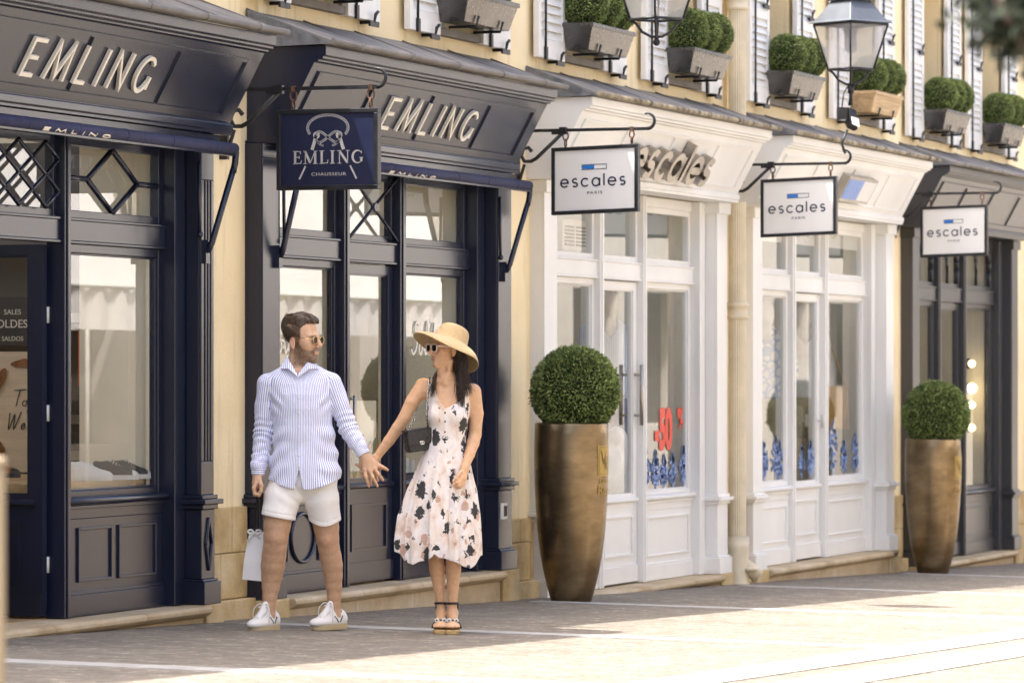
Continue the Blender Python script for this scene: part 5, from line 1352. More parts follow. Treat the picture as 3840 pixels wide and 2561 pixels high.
def build_man():
    X, Y = 23.317, -.925
    t = thing('person', 'man in blue striped shirt, white shorts and white trainers, looking towards the woman', 'person', (X, Y, gz(X, Y)), RZ, 'couple walking hand in hand')
    psi = R(30); C = np.array([.012, 0, 1.705]); f = np.array([math.cos(psi), -math.sin(psi), 0]); sd = np.array([math.sin(psi), math.cos(psi), 0])
    # ---- body
    S = SDF(); H = head_sdf(S, C, f, sd, 1.0, True)
    S.chain([(.0, .022, 1.43, .068), (.004, .014, 1.53, .064), (.008, .006, 1.60, .062)], .03)
    S.cap((.055, -.03, 1.60), (.012, -.05, 1.47), .016, .014, .03); S.cap((-.03, -.02, 1.60), (-.01, -.05, 1.47), .014, .014, .03); S.ell((.026, -.052, 1.545), (.012, .012, .016), k=.015)
    S.loft([(.9, .035, .14, .09), (1.09, .034, .145, .09), (1.28, .018, .15, .1), (1.40, .01, .15, .088), (1.46, .004, .09, .062), (1.49, .002, .06, .055)], .03)
    S.chain([(-.17, 0, 1.41, .045), (-.207, .035, 1.14, .038), (-.234, -.03, .90, .026)]); S.chain([(.18, 0, 1.41, .045), (.285, 0, 1.165, .038), (.381, -.05, 1.005, .027)])
    # right hand, closed on the bag handles
    S.cap((-.236, -.035, .90), (-.240, -.040, .845), .027, .030, .02, sv=1.25)
    for i in range(4):
        v = -.078 + i * .0215; dz = (.0, -.004, .0, .008)[i]
        S.chain([(-.240, v * .8 - .01, .85, .012), (-.256, v, .822 + dz, .0115), (-.250, v, .789 + dz, .0105), (-.228, v - .003, .783 + dz, .0095), (-.216, v - .003, .806 + dz, .0085)], .006)
    S.chain([(-.222, -.062, .872, .014), (-.212, -.086, .838, .0115), (-.214, -.088, .803, .0095)], .008)
    # left hand, laced through hers
    W0 = (.381, -.05, 1.005)
    mcp = [(.383, -.060, .928), (.413, -.067, .921), (.441, -.062, .931), (.463, -.052, .951)]
    for m in mcp: S.cap(W0, m, .022, .0145, .016)
    fing = [[(.390, -.077, .884), (.399, -.070, .856), (.406, -.060, .832)], [(.431, -.083, .880), (.444, -.076, .854), (.455, -.064, .834)],
            [(.463, -.076, .901), (.476, -.069, .883), (.487, -.058, .867)], [(.486, -.060, .942), (.500, -.055, .934), (.513, -.048, .926)]]
    for m, g in zip(mcp, fing):
        S.chain([(*m, .0118), (*g[0], .0100), (*g[1], .0092), (*g[2], .0080)], .005); S.ell((m[0], m[1] - .006, m[2]), (.011, .011, .011), k=.008)
    S.chain([(.366, -.045, .985, .016), (.358, -.03, .950, .0135), (.366, -.018, .915, .0105), (.378, -.012, .893, .009)], .01)
    # legs
    S.chain([(-.075, .0, .86, .080), (-.113, -.022, .67, .082), (-.124, -.032, .60, .077), (-.130, -.036, .54, .071), (-.136, -.032, .48, .068), (-.143, -.018, .43, .070), (-.150, -.008, .37, .069), (-.156, .0, .31, .061), (-.162, -.002, .25, .051), (-.168, -.008, .19, .042), (-.172, -.012, .14, .038), (-.175, -.015, .09, .037)], .02)
    S.ell((-.130, -.086, .535), (.032, .022, .042), k=.03)
    S.chain([(.115, .02, .86, .075), (.146, .045, .66, .080), (.156, .052, .59, .073), (.163, .056, .53, .066), (.171, .062, .47, .061), (.181, .075, .42, .061), (.189, .086, .37, .060), (.194, .096, .31, .054), (.197, .102, .25, .047), (.199, .107, .19, .040), (.200, .11, .14, .036), (.20, .11, .08, .036)], .02)
    S.ell((.161, .006, .525), (.030, .022, .042), k=.03)
    for (x, y, a) in ((-.175, -.015, R(240)), (.20, .11, R(230))): S.cap((x, y, .075), (x + .08 * math.cos(a), y + .08 * math.sin(a), .055), .033, .028, .03)
    V, F = polygonise(S.ev, (-.32, -.2, .0), (.55, .24, 1.84), .0042); V = relax(V, F, 1, .3)
    a, b, c = head_coords(V, C, f, sd, 1.0); isH = (V[:, 2] > 1.5) & (np.abs(V[:, 0]) < .2)
    col = np.tile(SKIN, (len(V), 1)); n1 = wav(V, 3, (60, 60, 60)); col *= (1 + .05 * n1)[:, None]
    jawline = np.interp(a, [-.02, .0, .022, .05, .085, .1], [-.075, -.07, -.035, -.082, -.094, -.084])
    beard = isH * sstep(.012, -.012, c - jawline) * sstep(-.022, .0, a) * sstep(-.205, -.165, c + .0 * a)
    beard = np.maximum(beard, isH * sstep(.085, .1, a) * sstep(.004, -.004, np.abs(c + .086) - .007) * sstep(.034, .024, np.abs(b)))
    side = isH * sstep(.042, .034, a + .35 * np.maximum(0, -c - .03)) * sstep(-.085, -.055, c) * (np.abs(b) > .04) * sstep(-.03, -.01, a)
    fade = isH * np.maximum(sstep(-.012, -.03, a) * sstep(-.135, -.06, c), sstep(.046, .038, a) * sstep(-.03, -.01, c))
    ears = isH * (np.abs(b) > .0765) * (np.abs(c + .05) < .04) * (np.abs(a + .008) < .024)
    lips = isH * sstep(.024, .019, np.abs(b)) * sstep(.0105, .007, np.abs(c + .106)) * (a > .098)
    gr = np.clip(.80 + .16 * np.random.RandomState(1).normal(0, 1, len(V)), .35, 1)
    hair = np.array([.060, .037, .025])
    def blend(m, colr):
        nonlocal col
        col = col * (1 - m[:, None]) + np.array(colr) * m[:, None]
    blend(np.clip(np.maximum(beard, side) * gr * (1 - lips) * (1 - ears), 0, 1) * .92, hair); blend(fade * (1 - ears) * .8 * gr, hair * .7); blend(lips * .55, LIP)
    brow = isH * sstep(.0065, .002, np.abs(c + .012 - 2.6 * np.maximum(0, .034 - np.abs(b)) * .1 + 3 * np.maximum(0, np.abs(b) - .042) * .15)) * sstep(.010, .02, np.abs(b)) * sstep(.060, .045, np.abs(b)) * (a > .06); blend(brow * .75 * gr, hair * .5)
    blend(ears * .4, np.array([.60, .27, .2])); blend(isH * np.exp(-((b / .02) ** 2 + ((c + .064) / .018) ** 2)) * (a > .1) * .35, np.array([.60, .28, .2]))
    legs = (V[:, 2] < .7) * (np.abs(V[:, 0]) < .3); blend(legs * .5, np.array([.50, .30, .17])); blend(legs * np.clip(.16 + .06 * np.random.RandomState(2).normal(0, 1, len(V)), 0, .5), np.array([.20, .11, .07]))
    knees = np.exp(-(((V[:, 2] - .52) / .05) ** 2)) * legs; blend(knees * .12, np.array([.55, .25, .17]))
    knuck = np.zeros(len(V))
    for g in mcp + [x[0] for x in fing]: knuck += np.exp(-(((V - np.array(g)) / .010) ** 2).sum(1))
    blend(np.clip(knuck, 0, 1) * .3, np.array([.60, .28, .2]))
    for g in fing:
        tip = np.array(g[2]) + (np.array(g[2]) - np.array(g[1])) * .1 + np.array([0, -.007, 0]); blend(np.exp(-(((V - tip) / .0062) ** 2).sum(1)) * .9, np.array([.78, .52, .43]))
    skin_mesh('body', V, F, 'skin', t, col)
    # ---- hair: combed back off the forehead, clipped close at the sides
    S2 = SDF(); A = np.array([f, sd, [0, 0, 1.]])
    S2.ell(H(-.012, 0, .026), (.106, .0805, .094), A); S2.ell(H(.02, 0, .084), (.066, .058, .030), A, .035); S2.ell(H(.068, 0, .076), (.034, .050, .026), A, .03); S2.ell(H(-.055, 0, .062), (.055, .060, .045), A, .04)
    def fh(Pt, cb=None, hb=0):
        d = S2.ev(Pt, cb, hb); a, b, c = head_coords(Pt, C, f, sd, 1.0)
        lock = np.sin(b * 210 + 2.2 * np.sin(a * 42 + c * 25) + 14 * c) * .0030 + np.sin(b * 95 + a * 30 + 5 * c) * .0035 + wav(Pt, 4, (150, 150, 150)) * .002
        d = d - lock * sstep(.0, .06, c) * 1.25 + .0008 * sstep(.03, -.03, c)
        line = np.interp(a, [-.12, -.07, -.03, .02, .045, .066, .1], [-.115, -.085, -.035, -.014, .030, .060, .064]) + .003 * np.sin(a * 400 + b * 150)
        return np.maximum(d, (line - c) * .8)
    V, F = polygonise(fh, (-.14, -.13, 1.55), (.17, .13, 1.86), .0036); hr = skin_mesh('hair', V, F, 'brown_hair', t)
    rnd = random.Random(8); ch = []
    for k in range(0):
        b0 = rnd.uniform(-.06, .06); a0 = rnd.uniform(-.06, .085); zz = .118 - .55 * (a0 - .02) ** 2 * 8 - b0 * b0 * 9
        j = rnd.gauss(0, .006); lift = .006 + .010 * rnd.random()
        ch.append(([H(a0, b0, zz - .012), H(a0 - .018, b0 + j, zz - .002 + lift * .7), H(a0 - .045, b0 + 2 * j, zz - .012 + lift * (.8 if a0 > .03 else .2))], [.0016, .0014, .0004]))
    # ---- sunglasses
    g = MB()
    def lens(mb, s, r=.9):
        o = []
        for i in range(24):
            an = 2 * math.pi * i / 24; rx, rz_ = .0225 * r, .0215 * r; k = 1 + .025 * math.cos(6 * an)
            o.append(H(.121 - .10 * (abs(s * .034 + rx * math.cos(an)) - .02) ** 1 * .25, s * .034 + rx * k * math.cos(an), -.034 + rz_ * k * math.sin(an)))
        return o
    for s in (-1, 1):
        g.mat(0).tube(lens(g, s, 1.0), .0019, 6, closed=True)
        o = lens(g, s, .97); q = [p - f * .003 for p in o]; g.mat(1).add(o + q, [tuple(range(24)), tuple(range(24, 48))[::-1]] + [(i, (i + 1) % 24, 24 + (i + 1) % 24, 24 + i) for i in range(24)])
        g.mat(0).tube([H(.117, s * .061, -.026), H(.108, s * .072, -.024), H(.06, s * .077, -.020), H(.0, s * .083, -.018), H(-.02, s * .085, -.03)], .0018, 6)
    g.mat(0).tube([H(.121, -.009, -.028), H(.126, 0, -.024), H(.121, .009, -.028)], .0018, 6); g.mat(0).tube([H(.120, -.012, -.018), H(.122, .012, -.018)], .0014, 6)
    g.build('sunglasses', [M['goldwire'], M['lens']], t, local=True, fix=False)
    # ---- shirt
    T = SDF(); T.loft([(.80, .035, .216, .138), (.88, .035, .213, .136), (.94, .035, .203, .13), (1.02, .037, .187, .122), (1.09, .034, .177, .117), (1.18, .025, .170, .118), (1.28, .018, .176, .125), (1.36, .010, .184, .122), (1.42, .006, .190, .108), (1.455, .006, .202, .092), (1.48, .006, .186, .080), (1.505, .006, .142, .074), (1.53, .006, .098, .070), (1.55, .005, .078, .068)], .03, 2.15)
    RA = [(-.184, .0, 1.422, .056), (-.200, .018, 1.30, .054), (-.208, .035, 1.14, .054), (-.222, .01, 1.0, .050), (-.232, -.03, .945, .044)]
    LA = [(.192, .0, 1.428, .056), (.236, .0, 1.30, .055), (.286, .0, 1.165, .055), (.332, -.03, 1.085, .049), (.352, -.04, 1.055, .044)]
    RC = [(-.232, -.03, .965, .041), (-.234, -.033, .898, .038)]; LC = [(.345, -.037, 1.068, .041), (.3775, -.05, 1.010, .039)]
    AR = SDF(); AR.chain(RA, .02); ALf = SDF(); ALf.chain(LA, .02)
    CF = SDF(); CF.chain(RC, .004); CF.chain(LC, .004)
    def along(Pt, ch):
        best = np.full(len(Pt), 9.0); tt = np.zeros(len(Pt)); ang = np.zeros(len(Pt)); L = 0
        for p, q in zip(ch, ch[1:]):
            a_, b_ = np.array(p[:3]), np.array(q[:3]); ab = b_ - a_; l = np.linalg.norm(ab); h = np.clip((Pt - a_) @ ab / l ** 2, 0, 1); w = Pt - a_ - h[:, None] * ab
            d = np.sqrt((w * w).sum(1)); m = d < best; ax = ab / l; e1 = np.cross(ax, [0, 1, 0]); e1 /= np.linalg.norm(e1)
            an = np.arctan2(w @ e1, -w[:, 1]); tt = np.where(m, L + h * l, tt); ang = np.where(m, an, ang); best = np.where(m, d, best); L += l
        return tt, ang, best
    def folds_arm(Pt, ch, le):
        tt, an, _ = along(Pt, ch)
        m = np.exp(-((tt - le) / .07) ** 2); m2 = sstep(.30, .42, tt)
        return .0052 * m * np.sin(tt * 170 + 1.3 * np.cos(an * 2 + .6) + .5 * an) + .0035 * m2 * np.sin(tt * 120 + 2 * np.sin(an * 2)) + .002 * np.sin(an * 3 + tt * 40)
    def dpart(Pt, cb, hb):
        w = Pt[:, 2]; u = Pt[:, 0]
        d1 = T.ev(Pt, cb, hb, .1)
        drape = wav(Pt, 21, (26, 20, 42)) * .0075 * sstep(1.36, 1.12, w) + wav(Pt, 5, (16, 10, 12)) * .004
        drag = .0045 * np.sin(60 * (w + .75 * np.abs(u - .02)) + 3 * np.sin(u * 14)) * sstep(1.25, 1.05, w) * sstep(.05, .14, np.abs(u - .03))
        armp = .004 * np.sin(95 * (np.abs(u - .01) * .8 - (w - 1.3) * .8)) * np.exp(-((np.abs(u - .01) - .14) / .04) ** 2 - ((w - 1.31) / .06) ** 2)
        d1 = d1 - drape - drag - armp - .0035 * np.exp(-((u - .008) / .012) ** 2) * (Pt[:, 1] < 0)
        d1 = np.maximum(d1, .812 + .058 * np.clip(np.abs(u - .03) / .2, 0, 1.2) ** 2 - w)
        d2 = AR.ev(Pt, cb, hb, .1) - folds_arm(Pt, RA, .285); d3 = ALf.ev(Pt, cb, hb, .1) - folds_arm(Pt, LA, .27)
        d4 = CF.ev(Pt, cb, hb, .1)
        return d1, d2, d3, d4
    def fs(Pt, cb=None, hb=0):
        d1, d2, d3, d4 = dpart(Pt, cb, hb); u, v, w = Pt.T
        k = .018; h = np.clip(.5 + .5 * (d1 - d2) / k, 0, 1); d = d1 * (1 - h) + d2 * h - k * h * (1 - h)
        h = np.clip(.5 + .5 * (d - d3) / k, 0, 1); d = d * (1 - h) + d3 * h - k * h * (1 - h)
        hem = .812 + .058 * np.clip(np.abs(u - .03) / .2, 0, 1.2) ** 2
        slit = np.maximum(np.abs(u - (.006 - .10 * (.935 - w) * .1)) - (.935 - w) * .20, v)                       # open below the last button
        d = np.maximum(d, np.where((w < .935) & (np.abs(u) < .15), -slit, -1))
        vneck = np.where((v < .02) & (w > 1.45), (w - 1.462) * .62 - np.abs(u + .002), -1)
        d = np.maximum(d, vneck * .85); d = np.maximum(d, w - 1.535)
        # sleeves end inside the cuffs, cuffs end at the wrists
        nR = np.array([-.002, -.003, -.067]); nR /= np.linalg.norm(nR); nL = np.array([.0325, -.013, -.058]); nL /= np.linalg.norm(nL)
        ca_ = d4; cl = np.where(u < 0, (Pt - np.array([-.234, -.033, .896])) @ nR, (Pt - np.array([.379, -.05, 1.012])) @ nL)
        cs = np.where(u < 0, (np.array([-.232, -.03, .962]) - Pt) @ nR, (np.array([.349, -.038, 1.065]) - Pt) @ nL)
        dc = np.maximum(np.maximum(ca_, cl), cs)
        return np.minimum(d, np.where(np.abs(u - .03) > .19, dc, 9))
    V, F = polygonise(fs, (-.32, -.2, .78), (.46, .2, 1.56), .0045)
    d1, d2, d3, d4 = dpart(V, None, 0); tR, aR, bR = along(V, RA); tL, aL, bL = along(V, LA)
    per = .0112
    st = np.arctan2(V[:, 0] - .02, -(V[:, 1])) * .150 / per
    isR = (d2 < d1) & (V[:, 0] < 0); isL = (d3 < d1) & (V[:, 0] > 0)
    st = np.where(isR, aR * .048 / per, st); st = np.where(isL, aL * .048 / per, st)
    cuff = (d4 < np.minimum(d2, d3) - .0005) | ((V[:, 0] < -.1) & (V[:, 2] < .938))
    st = np.where(cuff & isR | cuff & (V[:, 0] < -.15), V[:, 2] / per, st); st = np.where(cuff & (V[:, 0] > .25), (V @ np.array([.48, -.19, -.86])) / per, st)
    so = skin_mesh('shirt', V, F, 'shirt', t, None, st)
    # collar leaves, placket and buttons
    cb_ = MB(); SV = []
    def leaf(P3):
        n = len(P3); q = [Vector(p) for p in P3]; nn = (q[1] - q[0]).cross(q[2] - q[0]).normalized() * .004
        cb_.add([p + nn for p in q] + [p - nn for p in q], [tuple(range(n)), tuple(range(n, 2 * n))[::-1]] + [(i, (i + 1) % n, n + (i + 1) % n, n + i) for i in range(n)])
    leaf([(-.066, .0, 1.582), (-.104, -.062, 1.506), (-.058, -.098, 1.508), (-.048, -.060, 1.545)]); leaf([(-.048, -.060, 1.545), (-.058, -.098, 1.508), (-.003, -.112, 1.458), (-.006, -.100, 1.474)])
    leaf([(.078, .0, 1.572), (.116, -.062, 1.508), (.062, -.100, 1.506), (.052, -.062, 1.542)]); leaf([(.052, -.062, 1.542), (.062, -.100, 1.506), (.003, -.112, 1.458), (.002, -.100, 1.474)])
    back = [(.006 + .072 * math.cos(R(a)), .006 + .068 * math.sin(R(a)), 0) for a in range(-6, 190, 14)]
    for p, q in zip(back, back[1:]):
        cb_.add([(p[0], p[1], 1.575), (q[0], q[1], 1.575), (q[0] * 1.22, q[1] * 1.25 + .004, 1.515), (p[0] * 1.22, p[1] * 1.25 + .004, 1.515), (p[0] * .95, p[1] * .95, 1.572), (q[0] * .95, q[1] * .95, 1.572), (q[0] * 1.1, q[1] * 1.1, 1.51), (p[0] * 1.1, p[1] * 1.1, 1.51)],
                [(0, 1, 2, 3), (7, 6, 5, 4), (0, 4, 5, 1), (3, 2, 6, 7)])
    co = cb_.build('collar', M['shirt'], so, local=True)
    at = co.data.attributes.new('st', 'FLOAT', 'POINT'); at.data.foreach_set('value', [float(v.co.x * 1.0 / per) for v in co.data.vertices])
    bt = MB()
    for k, w in enumerate((1.425, 1.342, 1.258, 1.175, 1.09, 1.01, .95)):
        e = np.array([[.006, y, w] for y in np.linspace(-.22, -.05, 60)]); dd = fs(e); y = e[np.argmax(dd < 0), 1] if (dd < 0).any() else -.12
        bt.lathe([(.0, -.001), (.0058, 0), (.0058, .002), (.0, .003)], (0, 0, 0), 8); n_ = 32
        bt.v[-n_:] = [(.006 + p[0], y - p[2], w + p[1]) for p in bt.v[-n_:]]
    bt.build('button', M['rubber'], so, local=True)
    # ---- shorts
    G = SDF(); G.ell((.032, .01, .88), (.192, .118, .13), k=.03); G.cap((.02, .01, .80), (.02, .01, .775), .05, k=.03)
    G.chain([(-.062, .0, .87, .096), (-.094, -.012, .76, .106), (-.113, -.03, .67, .098), (-.116, -.034, .6, .099)], .015); G.chain([(.116, .01, .87, .096), (.128, .022, .76, .103), (.146, .045, .65, .091), (.149, .05, .58, .093)], .015)
    def fg(Pt, cb=None, hb=0):
        u, v, w = Pt.T; d = G.ev(Pt, cb, hb) - wav(Pt, 31, (34, 20, 26)) * .005 - .004 * np.sin(75 * (w - .9 * np.abs(u - .02)) + 2) * np.exp(-(((w - .76) / .05) ** 2) - ((u - .02) / .1) ** 2)
        hr = .666 - .18 * (u + .2); hl = .628 - .03 * np.sin((u - .06) * 18)
        hem = np.where(u < .022, hr - (u > -.1) * 0, hl); band = .0022 * (np.abs(w - hem - .026) < .003)
        return np.maximum(np.maximum(d + band, hem - w), w - .95)
    V, F = polygonise(fg, (-.24, -.17, .56), (.28, .2, .98), .0045); V = relax(V, F, 1, .3); skin_mesh('shorts', V, F, 'shorts', t)
    # ---- trainers
    for (x, y, a) in ((-.175, -.015, R(240)), (.20, .11, R(230))): 
        build_trainer(t, x, y, a)

def build_trainer(t, x, y, a):
    d = np.array([math.cos(a), math.sin(a), 0]); s = np.array([-math.sin(a), math.cos(a), 0]); O = np.array([x, y, 0]); A = np.array([d, s, [0, 0, 1.]])
    Q = lambda p, q, r: O + d * p + s * q + np.array([0, 0, r])
    S = SDF(); S.ell(Q(.115, 0, .042), (.085, .050, .034), A, .03); S.ell(Q(.02, 0, .05), (.09, .043, .046), A, .03); S.ell(Q(-.055, 0, .058), (.042, .038, .050), A, .03)
    S.cap(Q(-.03, 0, .085), Q(.04, 0, .085), .036, .032, .02); S.cap(Q(.035, 0, .13), Q(.10, 0, .075), .022, .024, .02); S.cap(Q(.03, 0, .15), Q(.05, 0, .12), .02, .02, .01)
    S.cap(Q(-.01, 0, .105), Q(-.012, 0, .2), .035, .037, .008, True)
    def fn(Pt, cb=None, hb=0): return np.maximum(S.ev(Pt, cb, hb), .024 - Pt[:, 2])
    V, F = polygonise(fn, O + [-.22, -.22, .0], O + [.22, .22, .19], .0042)
    q = (V - O) @ A.T; vm = (np.abs(q[:, 1]) > .026) & (q[:, 2] < .085)
    leg = np.minimum(np.abs((q[:, 0] - .0) + .55 * (q[:, 2] - .03)), np.abs((q[:, 0] - .0) - .75 * (q[:, 2] - .03))); col = np.tile([.74, .725, .69], (len(V), 1)); col[vm & (leg < .006) & (q[:, 2] > .04) & (q[:, 2] < .078)] = (.02, .025, .025)
    heel = (q[:, 0] < -.075) & (q[:, 2] > .05); col[heel] = (.66, .64, .6); col[(q[:, 2] < .034)] *= .8
    o = skin_mesh('shoe', V, F, 'coated', t, col)
    m = MB(); n = 28; out = []
    for i in range(n):
        th = 2 * math.pi * i / n; px = .038 + .142 * math.cos(th); w = .047 if math.cos(th) > 0 else .041; py = w * (1 if abs(math.sin(th)) > .75 else abs(math.sin(th)) / .75) * (1 if math.sin(th) > 0 else -1); out.append((px, py))
    lo = [tuple(Q(p * .98, q_ * .97, 0)) for p, q_ in out]; mi = [tuple(Q(p, q_, .012)) for p, q_ in out]; hi = [tuple(Q(p, q_ * .99, .031)) for p, q_ in out]
    m.add(lo + mi + hi, [tuple(range(n))[::-1], tuple(range(2 * n, 3 * n))] + [(k * n + i, k * n + (i + 1) % n, (k + 1) * n + (i + 1) % n, (k + 1) * n + i) for k in (0, 1) for i in range(n)])
    m.build('sole', M['gum'], o, local=True)
    L = MB()
    for k in range(6):
        p = .052 + k * .0135; h = .118 - k * .0085
        L.tube([Q(p, -.03, h - .014), Q(p + .003, -.012, h + .006), Q(p + .008, .012, h + .006), Q(p + .011, .03, h - .014)], .0034, 5)
    for s_ in (-1, 1):
        L.tube(cr([Q(.045, .0, .14), Q(.055, s_ * .025, .155), Q(.07, s_ * .05, .13), Q(.075, s_ * .056, .09), Q(.07, s_ * .05, .05)]), .0032, 5); L.tube(cr([Q(.045, 0, .14), Q(.06, s_ * .03, .135), Q(.05, s_ * .012, .142)]), .0032, 5)
    L.build('laces', M['rubber'], o, local=True)

def build_woman():
    X, Y = 23.617, -1.719
    t = thing('person', 'woman in a straw hat and pale daubed dress, looking towards the man', 'person', (X, Y, gz(X, Y)), RZ, 'couple walking hand in hand')
    psi = R(32); C = np.array([.004, 0, 1.672]); f = np.array([-math.cos(psi), -math.sin(psi), -.0]); sd = np.array([math.sin(psi), -math.cos(psi), 0]); q = .85
    S = SDF(); H = head_sdf(S, C, f, sd, q, False)
    S.chain([(-.004, .02, 1.44, .050), (-.004, .016, 1.52, .044), (.0, .01, 1.58, .044)], .03); S.cap((.03, -.035, 1.57), (.0, -.05, 1.455), .012, .010, .025); S.cap((-.035, -.02, 1.56), (-.014, -.05, 1.455), .012, .010, .025)
    SK = [(1.02, .0, .10, .08), (1.10, .0, .100, .08), (1.2, .008, .110, .092), (1.27, .012, .116, .098), (1.34, .012, .124, .086), (1.40, .010, .135, .070), (1.44, .005, .112, .058), (1.47, -.001, .074, .052), (1.5, -.003, .05, .048)]
    S.loft(SK, .03)
    for s_ in (-1, 1): S.ell((.010 + s_ * .056, -.062, 1.262), (.048, .042, .050), k=.03)
    S.cap((-.005, -.055, 1.452), (-.12, -.02, 1.462), .010, .010, .02); S.cap((.0, -.055, 1.445), (.14, -.02, 1.425), .010, .010, .02)
    S.chain([(-.133, .01, 1.430, .045), (-.195, .0, 1.335, .0405), (-.24, .0, 1.245, .0355), (-.278, .005, 1.185, .0355), (-.33, .01, 1.112, .031), (-.4045, .015, 1.012, .0215)], .03)
    S.chain([(.155, .01, 1.395, .048), (.175, .02, 1.27, .041), (.168, .02, 1.147, .036), (.157, -.01, 1.10, .036), (.137, -.06, 1.035, .030), (.110, -.11, .955, .0215)], .03)
    # her right hand behind his, fingers laced
    W0 = (-.4045, .015, 1.012)
    for m in ((-.474, -.014, .958), (-.456, -.010, .942), (-.434, -.010, .936), (-.412, -.014, .946)): S.cap(W0, m, .018, .0125, .016)
    for ch in ([(-.474, -.014, .958), (-.500, -.012, .966), (-.521, -.018, .976)], [(-.456, -.012, .942), (-.472, -.05, .938), (-.4835, -.078, .936)], [(-.434, -.012, .936), (-.436, -.03, .900), (-.431, -.046, .860)], [(-.412, -.014, .946), (-.402, -.035, .915), (-.393, -.048, .884)], [(-.400, -.03, .985), (-.388, -.038, .965), (-.372, -.040, .951)]):
        S.chain([(*p, r) for p, r in zip(ch, (.0105, .009, .0075))], .005)
    # her left hand, relaxed in front of the dress
    S.cap((.110, -.11, .955), (.098, -.128, .900), .022, .026, .02, sv=.8)
    for ch in ([(.088, -.135, .905), (.064, -.152, .893), (.044, -.150, .881)], [(.094, -.138, .890), (.068, -.156, .873), (.044, -.148, .862)], [(.100, -.136, .878), (.074, -.152, .857), (.050, -.142, .848)], [(.106, -.128, .872), (.084, -.142, .850), (.064, -.132, .842)], [(.090, -.135, .935), (.072, -.148, .915), (.058, -.154, .900)]):
        S.chain([(*p, r) for p, r in zip(ch, (.0115, .0092, .0075))], .006)
    # legs and feet on the wedges
    S.chain([(-.07, .0, .72, .085), (-.062, -.005, .52, .056), (-.062, .0, .46, .046), (-.052, .018, .37, .044), (-.04, .025, .26, .033), (-.029, .03, .165, .025), (-.028, .03, .12, .027)], .03); S.chain([(.06, .0, .72, .085), (.048, -.03, .52, .056), (.046, -.028, .46, .046), (.043, -.010, .37, .044), (.040, .0, .26, .033), (.036, .005, .165, .026), (.037, .005, .12, .028)], .03)
    for x, y in ((-.030, .03), (.040, .005)):
        S.cap((x, y + .012, .115), (x, y - .10, .058), .029, .026, .02); S.cap((x, y + .025, .118), (x, y + .03, .10), .026, .024, .02); S.ell((x, y - .11, .055), (.042, .045, .020), k=.02)
        for k in range(5): S.cap((x + (k - 2) * .0165, y - .13, .052), (x + (k - 2) * .0175, y - .158 + .006 * abs(k - 2), .048), .0105 if k in (0, 4) else .0095, .0085, .005)
    V, F = polygonise(S.ev, (-.55, -.22, .0), (.25, .14, 1.80), .0042); V = relax(V, F, 1, .3)
    a, b, c = head_coords(V, C, f, sd, q); isH = (V[:, 2] > 1.5) & (np.abs(V[:, 0]) < .16)
    col = np.tile([.62, .375, .215], (len(V), 1)) * (1 + .04 * wav(V, 8, (50, 50, 50)))[:, None]
    def blend(m, cc):
        nonlocal col
        col = col * (1 - m[:, None]) + np.array(cc) * m[:, None]
    blend(isH * sstep(.026, .02, np.abs(b)) * sstep(.011, .0075, np.abs(c + .106)) * (a > .096) * .65, (.50, .21, .18)); blend(isH * np.exp(-(((np.abs(b) - .048) / .02) ** 2 + ((c + .06) / .03) ** 2)) * (a > .04) * .3, (.62, .28, .2))
    blend(isH * sstep(.006, .003, np.abs(c + .008)) * (np.abs(b) > .014) * (np.abs(b) < .055) * (a > .07) * .85, (.03, .018, .012))
    for ch in ((.044, -.158, .881), (.044, -.156, .862), (.05, -.15, .848)): blend(np.exp(-(((V - np.array(ch)) / .006) ** 2).sum(1)) * .8, (.75, .42, .36))
    tips = ((-.521, -.018, .976), (-.4835, -.078, .936), (-.431, -.046, .860), (-.393, -.048, .884), (-.372, -.040, .951))
    for p in tips: blend(np.exp(-(((V - np.array(p)) / .016) ** 2).sum(1)) * .5, (.64, .32, .26))
    skin_mesh('body', V, F, 'skin', t, col)
    # ---- dress
    D = SDF()
    D.loft([(.34, -.036, .231, .165, -.005), (.40, -.036, .231, .165, -.005), (.54, -.036, .231, .162, -.005), (.68, -.034, .224, .153), (.823, -.022, .198, .138), (.967, -.010, .155, .118), (1.05, -.004, .124, .106), (1.12, .002, .113, .1), (1.2, .009, .119, .104), (1.27, .013, .126, .108), (1.34, .013, .132, .098), (1.40, .010, .142, .080), (1.44, .005, .120, .068), (1.475, 0, .085, .06)], .03, 2.15,
           mod=lambda ph, w: 1 + sstep(1.1, .5, w) * (.04 * np.cos(5 * ph + .6) + .06 * np.cos(11 * ph + 2.2 + .8 * w) + .045 * np.cos(17 * ph - 1.0 - w * 1.5) - .24 * np.exp(-((ph + .36 + .12 * (w - .7)) / .09) ** 2) - .16 * np.exp(-((ph - .30) / .07) ** 2) - .12 * np.exp(-((ph + .9) / .06) ** 2) - .12 * np.exp(-((ph - .85) / .06) ** 2)))
    for s_ in (-1, 1): D.ell((.010 + s_ * .056, -.066, 1.255), (.052, .045, .056), k=.03)
    top_u = [-.13, -.112, -.100, -.092, -.064, -.060, -.034, -.007, .04, .085, .098, .104, .134, .138, .15]; top_w = [1.25, 1.27, 1.36, 1.48, 1.48, 1.395, 1.335, 1.297, 1.318, 1.345, 1.385, 1.47, 1.47, 1.35, 1.24]
